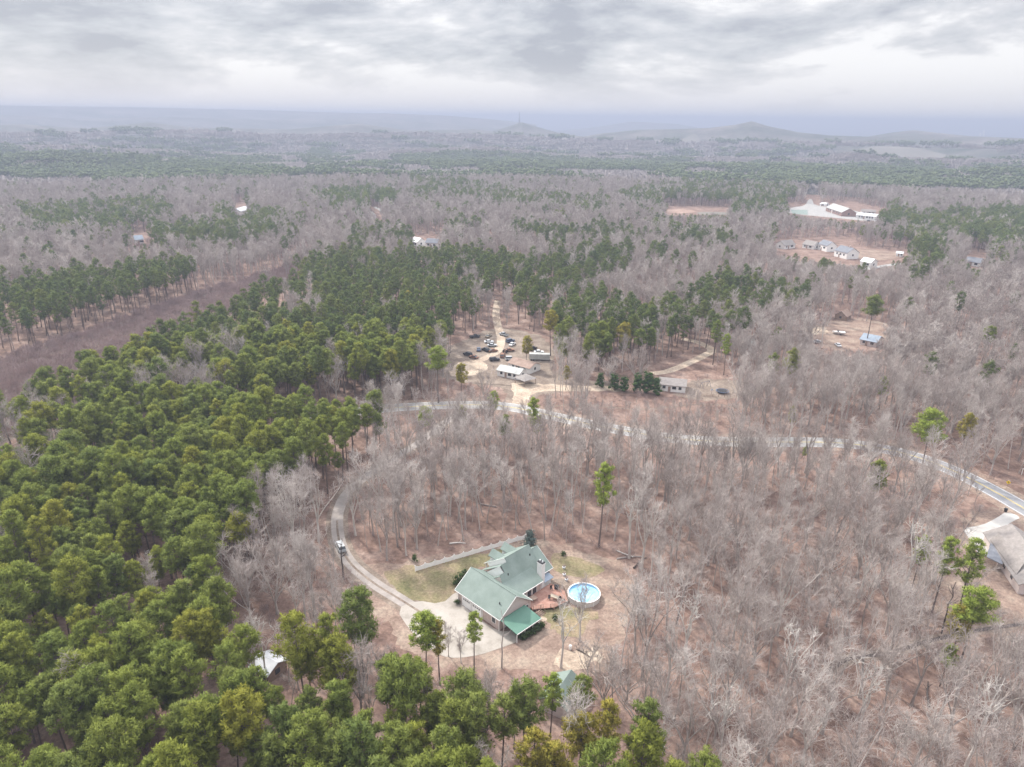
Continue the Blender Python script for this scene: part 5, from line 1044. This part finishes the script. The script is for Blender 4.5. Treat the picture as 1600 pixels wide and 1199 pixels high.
# ------------------------------------------------------------------ vehicles
def car(kind='sedan'):
    root = thing('parked_car', 'car', 'car')
    P = {'sedan': ([(-2.2, .35), (2.2, .35), (2.25, .7), (1.9, .86), (.95, .92), (-1.55, .95), (-2.2, .88)], [(.95, .9), (.35, 1.38), (-.85, 1.4), (-1.6, .93)]),
         'suv': ([(-2.3, .4), (2.3, .4), (2.35, .85), (2.2, 1.0), (1.1, 1.08), (-2.3, 1.08)], [(1.1, 1.05), (.5, 1.68), (-1.9, 1.72), (-2.25, 1.05)]),
         'pickup': ([(-2.6, .5), (2.6, .5), (2.62, .95), (2.4, 1.08), (1.4, 1.15), (-2.6, 1.12)], [(1.4, 1.1), (.8, 1.72), (-.3, 1.74), (-.5, 1.1)])}[kind]
    def ext(prof, w0, w1, m_top=None):
        mb = MB(); n = len(prof); zm = max(p[1] for p in prof); vs = []
        for s_ in (-1, 1):
            for x, z in prof: vs.append((x, s_ * (w0 if z < zm - .2 else w1), z))
        mb.add(vs, [tuple(range(n)), tuple(range(2 * n - 1, n - 1, -1))] + [(i, n + i, n + (i + 1) % n, (i + 1) % n) for i in range(n)]); return mb
    ext(P[0], .9, .86).build('body', 'paintw', root); ext(P[1], .82, .68).build('cabin', 'glass', root)
    zt = max(p[1] for p in P[1]); xs = [p[0] for p in P[1] if p[1] > zt - .1]; mb = MB(); mb.box(((min(xs) + max(xs)) / 2, 0, zt + .02), (max(xs) - min(xs) + .1, 1.36, .06)); mb.build('roof', 'paintw', root)
    for x in (-1.4, 1.4):
        for y in (-.82, .82): mb = MB(); mb.tube((x, y - .1, .33), (x, y + .1, .33), .34, .34, 12); mb.build('wheel', 'rubber', root)
    for y in (-.6, .6): mb = MB(); mb.box((P[0][1][0] + .04, y, .68 if kind == 'sedan' else .85), (.06, .36, .16)); mb.build('headlight', 'whiteroof', root)
    if kind == 'pickup': mb = MB(); mb.box((-1.6, 0, 1.13), (1.8, 1.5, .04)); mb.build('bed', 'dark', root)
    return root
protos = {k: car(k) for k in ('sedan', 'suv', 'pickup')}; first = {k: True for k in protos}
def park(kind, px, py, rz, m, label, group=None, cat='car', s=1.0):
    p = G(px, py); p.z = .05
    if first[kind]: r = protos[kind]; first[kind] = False; r.location = p; r.rotation_euler = (0, 0, rz); r['label'] = label; r['category'] = cat
    else: r = dup(protos[kind], p, rz, 1, label, cat)
    if group: r['group'] = group
    elif 'group' in r: del r['group']
    for c in r.children:
        if c.name.split('.')[0] in ('body', 'roof'): c.material_slots[0].link = 'OBJECT'; c.material_slots[0].material = M[m]
    return r
JY = 'wrecked cars in the dirt yard'
park('suv', 532, 858, math.radians(118), 'paints', 'silver car with dark glass on the gravel driveway')
for k_, px, py, rz, m, lb in (('sedan', 764, 536, .1, 'paintw', 'white car, upper of the two white ones left of the track'), ('sedan', 769, 541.5, .15, 'paints', 'silver white car just below the upper white one'), ('sedan', 763, 527, 1.2, 'paintt', 'small tan car at the top of the wrecks'), ('suv', 759, 549, 2.2, 'paintk', 'big black car wreck left of the track bend'),
    ('sedan', 748, 548, 1.6, 'paintb', 'dark blue wreck left of the big black car'), ('suv', 731, 556, 2.4, 'paintk', 'black wreck at the lower left of the yard'), ('sedan', 740, 560, 2.6, 'paintr', 'rusty low wreck beside the lower left black one'), ('pickup', 742, 528, .4, 'paintk', 'dark truck wreck under the pines at upper left of the yard'),
    ('pickup', 787, 525, 2.4, 'paints', 'grey flatbed truck right of the top of the track'), ('suv', 797, 535, .7, 'paintb', 'dark blue car with pale bonnet right of the track'), ('sedan', 800.5, 540, 1.1, 'paintw', 'white car right of the track beside the dark blue one'), ('suv', 785.5, 558, 1.4, 'paintr', 'brown rusty truck at the track fork above the tin roof'),
    ('suv', 772.5, 564, .3, 'paintk', 'dark olive wreck on the pale dirt left of the tin roof'), ('suv', 797.5, 563, .1, 'paints', 'grey van at the upper corner of the tin roof'), ('sedan', 796, 549, .3, 'paintr', 'rusty scrap car lying in the grass right of the track'), ('sedan', 770, 550, .5, 'paintr', 'flattened brown wreck between the black car and the track'),
    ('suv', 832, 547, .8, 'paintk', 'dark car under the bare tree right of the brown roof'), ('sedan', 842, 552, .1, 'paintw', 'white car near the long white trailer'), ('sedan', 1309, 541, 1.5, 'paintw', 'white car in the clearing below the boat'), ('sedan', 1277, 536, .1, 'paints', 'silver car at the lower left of the boat clearing'),
    ('suv', 1262, 529, .2, 'paintt', 'grey tan car at the left edge of the boat clearing'), ('sedan', 1357, 346, .2, 'paintk', 'dark car at the lower right of the far parking lot'), ('sedan', 1369, 347, .2, 'paintw', 'white car at the far right of the parking lot'), ('sedan', 1296, 327, .6, 'paintk', 'dark car beside the church left wall')):
    park(k_, px, py, rz, m, lb, JY if px < 860 else None)
# long white trailer and the boat on its trailer
tr_ = thing('trailer', 'long white trailer behind the brown roofed cottage', 'trailer', G(843, 563), math.radians(-4)); mb = MB(); mb.box((0, 0, 1.9), (9, 2.5, 2.4)); mb.build('box', 'oldroof', tr_)
for x in (-3.6, -2.6):
    for y in (-1, 1): mb = MB(); mb.tube((x, y - .12, .45), (x, y + .12, .45), .45, .45, 12); mb.build('wheel', 'rubber', tr_)
mb = MB(); mb.box((4.5, 0, .3), (.2, 1.6, .6)); mb.build('stand', 'dark', tr_)
bt = thing('boat', 'white motor boat on a trailer in the clearing at right', 'boat', G(1310, 523), math.radians(165)); mb = MB(); n_ = 9; vs = []
for i in range(n_):
    t = i / (n_ - 1); x = -3 + 6 * t; w_ = 1.15 * (1 - max(0, t - .45) ** 2 * 3.2); w_ = max(w_, .03); k_ = .6 + .45 * t * t; vs += [(x, -w_, 1.5 + .15 * t), (x, -w_ * .6, k_), (x, 0, k_ - .15), (x, w_ * .6, k_), (x, w_, 1.5 + .15 * t)]
mb.add(vs, [(5 * i + j, 5 * i + j + 1, 5 * i + j + 6, 5 * i + j + 5) for i in range(n_ - 1) for j in range(4)] + [(0, 1, 2, 3, 4)] + [(5 * i, 5 * i + 5, 5 * i + 9, 5 * i + 4) for i in range(n_ - 1)]); mb.build('hull', 'white', bt)
mb = MB(); mb.box((.4, 0, 1.85), (.8, 1.4, .45)); mb.build('windscreen', 'glass', bt); mb = MB(); mb.box((-3.2, 0, 1.4), (.4, .4, .9)); mb.build('motor', 'dark', bt); mb = MB(); mb.box((0, 0, .45), (5, 1.2, .12)); mb.tube((2.5, 0, .45), (4.2, 0, .4), .06, .06, 5); mb.build('trailer_frame', 'dark', bt)
for y in (-.9, .9): mb = MB(); mb.tube((-.8, y - .1, .34), (-.8, y + .1, .34), .34, .34, 12); mb.build('wheel', 'rubber', bt)
# tractor by the tin roofed home
tc_ = thing('tractor', 'rusty tractor with big rear wheels above the tin roof', 'tractor', G(790, 551), 1.2); mb = MB(); mb.box((.7, 0, 1.0), (1.7, .6, .6)); mb.box((-.6, 0, .9), (1.0, .8, .4)); mb.build('body', 'paintr', tc_); mb = MB(); mb.box((-.7, 0, 1.35), (.5, .5, .12)); mb.box((-.95, 0, 1.6), (.1, .5, .4)); mb.build('seat', 'dark', tc_)
for x, y, r_ in ((-.8, -.7, .75), (-.8, .7, .75), (1.2, -.55, .4), (1.2, .55, .4)): mb = MB(); mb.tube((x, y - .15, r_), (x, y + .15, r_), r_, r_, 14); mb.build('wheel', 'rubber', tc_)

# ------------------------------------------------------------------ small things
tp = thing('trampoline', 'dark round trampoline in the yard right of the long house', 'trampoline', G(1128.5, 614)); mb = MB(); mb.tube((0, 0, .85), (0, 0, .9), 2.2, 2.2, 28); mb.build('mat', 'dark', tp); mb = MB(); ring(mb, 2.2, 2.5, .84, .93, 28); mb.build('rim_pad', 'paintb', tp)
for k in range(6): a_ = k * 1.047; mb = MB(); mb.tube((2.35 * math.cos(a_), 2.35 * math.sin(a_), 0), (2.35 * math.cos(a_), 2.35 * math.sin(a_), .86), .04, .04, 5); mb.build('leg', 'dark', tp)
ss = thing('swing_set', 'dark A frame swing set left of the trampoline', 'swing set', G(1102, 605), .5); mb = MB(); mb.tube((-2, 0, 2.3), (2, 0, 2.3), .07, .07, 6); mb.build('beam', 'paintb', ss)
for x in (-2, 2):
    for y in (-1, 1): mb = MB(); mb.tube((x, y, 0), (x, 0, 2.3), .06, .06, 6); mb.build('leg', 'paintb', ss)
for x in (-.8, .8): mb = MB(); mb.tube((x - .2, 0, .5), (x - .2, 0, 2.3), .02, .02, 4); mb.tube((x + .2, 0, .5), (x + .2, 0, 2.3), .02, .02, 4); mb.box((x, 0, .5), (.5, .2, .05)); mb.build('swing', 'dark', ss)
lf = thing('rail_fence', 'low grey rail fence below the trampoline', 'fence', G(1095, 619)); e_ = G(1160, 622) - G(1095, 619)
for k in range(8): mb = MB(); q_ = e_ * (k / 7); mb.box((q_.x, q_.y, .6), (.12, .12, 1.2)); mb.build('post', 'wood', lf)
mb = MB(); [mb.tube((0, 0, z_), (e_.x, e_.y, z_), .05, .05, 4) for z_ in (.45, 1.0)]; mb.build('rail', 'wood', lf)
bd = thing('birdhouse', 'white box on a post left of the trampoline', 'birdhouse', G(1111, 619)); mb = MB(); mb.tube((0, 0, 0), (0, 0, 2.2), .06, .06, 6); mb.build('post', 'wood', bd); mb = MB(); mb.box((0, 0, 2.4), (.6, .6, .5)); mb.build('box', 'white', bd); mb = MB(); mb.slab([(-.4, -.4, 2.68), (.4, -.4, 2.68), (.4, 0, 2.95), (-.4, 0, 2.95)], .05); mb.slab([(-.4, 0, 2.95), (.4, 0, 2.95), (.4, .4, 2.68), (-.4, .4, 2.68)], .05); mb.build('roof', 'greyroof', bd)
sg = thing('road_sign', 'yellow diamond warning sign on the far roadside at right', 'road sign', G(1573, 763), math.radians(-38)); mb = MB(); mb.tube((0, 0, 0), (0, 0, 2.3), .04, .04, 6); mb.build('post', 'wood', sg)
mb = MB(); mb.add([(0, -.06, 1.35), (.6, -.06, 1.95), (0, -.06, 2.55), (-.6, -.06, 1.95), (0, -.03, 1.35), (.6, -.03, 1.95), (0, -.03, 2.55), (-.6, -.03, 1.95)], [(0, 1, 2, 3), (7, 6, 5, 4), (0, 4, 5, 1), (1, 5, 6, 2), (2, 6, 7, 3), (3, 7, 4, 0)]); pn_ = mb.build('panel', 'signy', sg)
mb = MB(); mb.add([(-.05, -.065, 1.6), (.05, -.065, 1.6), (.05, -.065, 1.95), (.22, -.065, 1.95), (0, -.065, 2.25), (-.22, -.065, 1.95), (-.05, -.065, 1.95)], [(0, 1, 2, 3, 4, 5, 6)]); mb.build('arrow', 'dark', pn_)
wb = thing('wheelie_bin', 'black wheelie bin at the road end of the new concrete drive', 'bin', G(1571, 800), .6); mb = MB(); mb.add([(-.25, -.28, .08), (.25, -.28, .08), (.25, .28, .08), (-.25, .28, .08), (-.33, -.36, 1.0), (.33, -.36, 1.0), (.33, .36, 1.0), (-.33, .36, 1.0)], [(3, 2, 1, 0), (4, 5, 6, 7), (0, 1, 5, 4), (1, 2, 6, 5), (2, 3, 7, 6), (3, 0, 4, 7)]); mb.build('body', 'dark', wb); mb = MB(); mb.box((0, 0, 1.04), (.72, .8, .08)); mb.build('lid', 'dark', wb)
for y in (-.25, .25): mb = MB(); mb.tube((-.3, y - .04, .13), (-.3, y + .04, .13), .13, .13, 10); mb.build('wheel', 'rubber', wb)
mk_ = thing('marker_post', 'thin white marker post in the woods above the yellow sign', 'post', G(1596, 742)); mb = MB(); mb.box((0, 0, 1.0), (.12, .12, 2.0)); mb.build('post', 'white', mk_); mb = MB(); mb.box((0, 0, 2.05), (.3, .05, .4)); mb.build('plate', 'white', mk_)
# stream in the right woods, fallen logs
ribbon('stream', densify(pxy([(1290, 1052), (1325, 1030), (1365, 1024), (1400, 1018), (1440, 1005), (1480, 995), (1530, 985), (1600, 975)])), 1.0, 'darkbark', .03)
ribbon('stream_bank', densify(pxy([(1290, 1052), (1325, 1030), (1365, 1024), (1400, 1018), (1440, 1005), (1480, 995), (1530, 985), (1600, 975)])), 2.6, 'mud', .02)
rl = random.Random(3)
for i, (px, py, L_, a_, m, lb) in enumerate(((985, 872, 7, .2, 'bark', 'grey fallen log at the upper right corner of the yard'), (1000, 880, 6, .9, 'darkbark', 'dark fallen log crossing behind the grey one'), (975, 866, 5, 2.5, 'palebark', 'pale broken log above the grey one'), (715, 850, 4, .1, 'palebark', 'pale fallen branch in the red leaves above the fence'), (1320, 1000, 8, .4, 'bark', 'long grey log above the stream'), (1180, 880, 7, 2.3, 'bark', 'grey log lying in the right woods'), (1450, 1085, 7, 1.1, 'darkbark', 'dark log below the stream at lower right'), (760, 790, 6, 2.8, 'bark', 'thin log in the leaves between tall trunks'))):
    t_ = thing('fallen_log', lb, 'log', G(px, py), a_); mb = MB(); mb.tube((-L_ / 2, 0, .2), (0, .2, .25), .2, .17, 7); mb.tube((0, .2, .25), (L_ / 2, -.1, .15), .17, .08, 7); mb.build('trunk', m, t_); mb = MB(); mb.tube((L_ * .1, .1, .25), (L_ * .25, .9, .7), .07, .03, 5); mb.tube((L_ * .25, 0, .2), (L_ * .4, -.8, .5), .06, .02, 5); mb.build('branches', m, t_)

# person standing on the concrete
def person(p, rz, label):
    o = thing('person', label, 'person', p, rz)
    J = {'pel': (0, 0, .95), 'che': (0, -.01, 1.25), 'nek': (0, 0, 1.47), 'hed': (0, .01, 1.56), 'hl': (-.1, 0, .9), 'kl': (-.12, .03, .5), 'al': (-.13, -.02, .09), 'tl': (-.14, .14, .04), 'hr': (.1, 0, .9), 'kr': (.12, .04, .5), 'ar': (.13, -.01, .09), 'tr': (.15, .15, .04), 'sl': (-.19, 0, 1.42), 'el': (-.25, .02, 1.14), 'wl': (-.17, .24, 1.08), 'sr': (.19, 0, 1.42), 'er': (.25, .02, 1.14), 'wr': (.17, .24, 1.08)}
    R_ = dict(pel=.14, che=.15, nek=.055, hed=.07, hl=.09, kl=.065, al=.045, tl=.04, hr=.09, kr=.065, ar=.045, tr=.04, sl=.06, el=.045, wl=.03, sr=.06, er=.045, wr=.03)
    ks = list(J); E_ = [('pel', 'che'), ('che', 'nek'), ('nek', 'hed'), ('pel', 'hl'), ('hl', 'kl'), ('kl', 'al'), ('al', 'tl'), ('pel', 'hr'), ('hr', 'kr'), ('kr', 'ar'), ('ar', 'tr'), ('che', 'sl'), ('sl', 'el'), ('el', 'wl'), ('che', 'sr'), ('sr', 'er'), ('er', 'wr')]
    me = bpy.data.meshes.new('body'); me.from_pydata([J[k] for k in ks], [(ks.index(a), ks.index(b)) for a, b in E_], []); me.materials.append(M['cloth']); b = bpy.data.objects.new('body', me); col.objects.link(b); b.parent = o
    b.modifiers.new('skin', 'SKIN')
    for k, v in zip(ks, me.skin_vertices[0].data): v.radius = (R_[k], R_[k])
    me.skin_vertices[0].data[0].use_root = True
    b.modifiers.new('sub', 'SUBSURF').render_levels = 2
    bm = bmesh.new(); bmesh.ops.create_uvsphere(bm, u_segments=16, v_segments=12, radius=.1)
    for v in bm.verts: v.co = Vector((v.co.x * .85, v.co.y * .98 + (.015 if v.co.z < 0 else 0), v.co.z * 1.2)) + Vector((0, .02, 1.64))
    bmesh.ops.create_cone(bm, segments=6, radius1=.02, radius2=.004, depth=.04, cap_ends=True, matrix=Matrix.Translation((0, .125, 1.63)) @ Matrix.Rotation(-math.pi / 2, 4, 'X'))
    me = bpy.data.meshes.new('head'); bm.to_mesh(me); bm.free(); me.materials.append(M['skin']); h_ = bpy.data.objects.new('head', me); col.objects.link(h_); h_.parent = o
    mb = MB(); n = 12
    for i in range(4):
        for j in range(n):
            pass
    bm = bmesh.new(); bmesh.ops.create_uvsphere(bm, u_segments=16, v_segments=10, radius=.108)
    bmesh.ops.delete(bm, geom=[v for v in bm.verts if v.co.z < -.03 or (v.co.y > .04 and v.co.z < .045)], context='VERTS')
    for v in bm.verts: v.co = Vector((v.co.x * .88, v.co.y, v.co.z * 1.15)) + Vector((0, .012, 1.65))
    me = bpy.data.meshes.new('hair'); bm.to_mesh(me); bm.free(); me.materials.append(M['hair']); h2 = bpy.data.objects.new('hair', me); col.objects.link(h2); h2.parent = o
    for s_ in (-1, 1):
        mb = MB(); mb.tube((s_ * .17, .23, 1.08), (s_ * .145, .3, 1.075), .03, .034, 8)
        for f_ in range(4): a = Vector((s_ * .145 + (f_ - 1.5) * .016, .3, 1.075)); m_ = a + Vector((0, .035, -.004)); mb.tube(a, m_, .0095, .009, 6); mb.tube(m_, m_ + Vector((-s_ * .008, .026 - .004 * abs(f_ - 1.4), -.022)), .009, .007, 6)
        mb.tube((s_ * .145 - s_ * .03, .265, 1.08), (s_ * .145 - s_ * .06, .3, 1.085), .01, .008, 6); mb.build('hand', 'skin', o)
    return o
person(G(718.5, 1016), math.radians(150), 'person in dark clothing standing on the concrete by the small pine')

# ------------------------------------------------------------------ haze
zmax = max(126.0, float(Z.max()) + 3); print('zmax', zmax)
hm = bpy.data.materials.new('haze_air'); hm.use_nodes = True; t = hm.node_tree; t.nodes.clear(); ho = t.nodes.new('ShaderNodeOutputMaterial'); pv = t.nodes.new('ShaderNodeVolumePrincipled')
pv.inputs['Density'].default_value = 0.00034; pv.inputs['Color'].default_value = (.415, .465, .595, 1); pv.inputs['Anisotropy'].default_value = 0.1
t.links.new(pv.outputs[0], ho.inputs['Volume'])
zlo = float(Z.min()) - 1
mb = MB(); mb.box((0, 0, (zmax + zlo) / 2), (124000, 124000, zmax - zlo)); hz_o = mb.build('haze', hm); hz_o['kind'] = 'stuff'; hz_o['label'] = 'pale blue winter haze over the whole valley'; hz_o['category'] = 'haze'
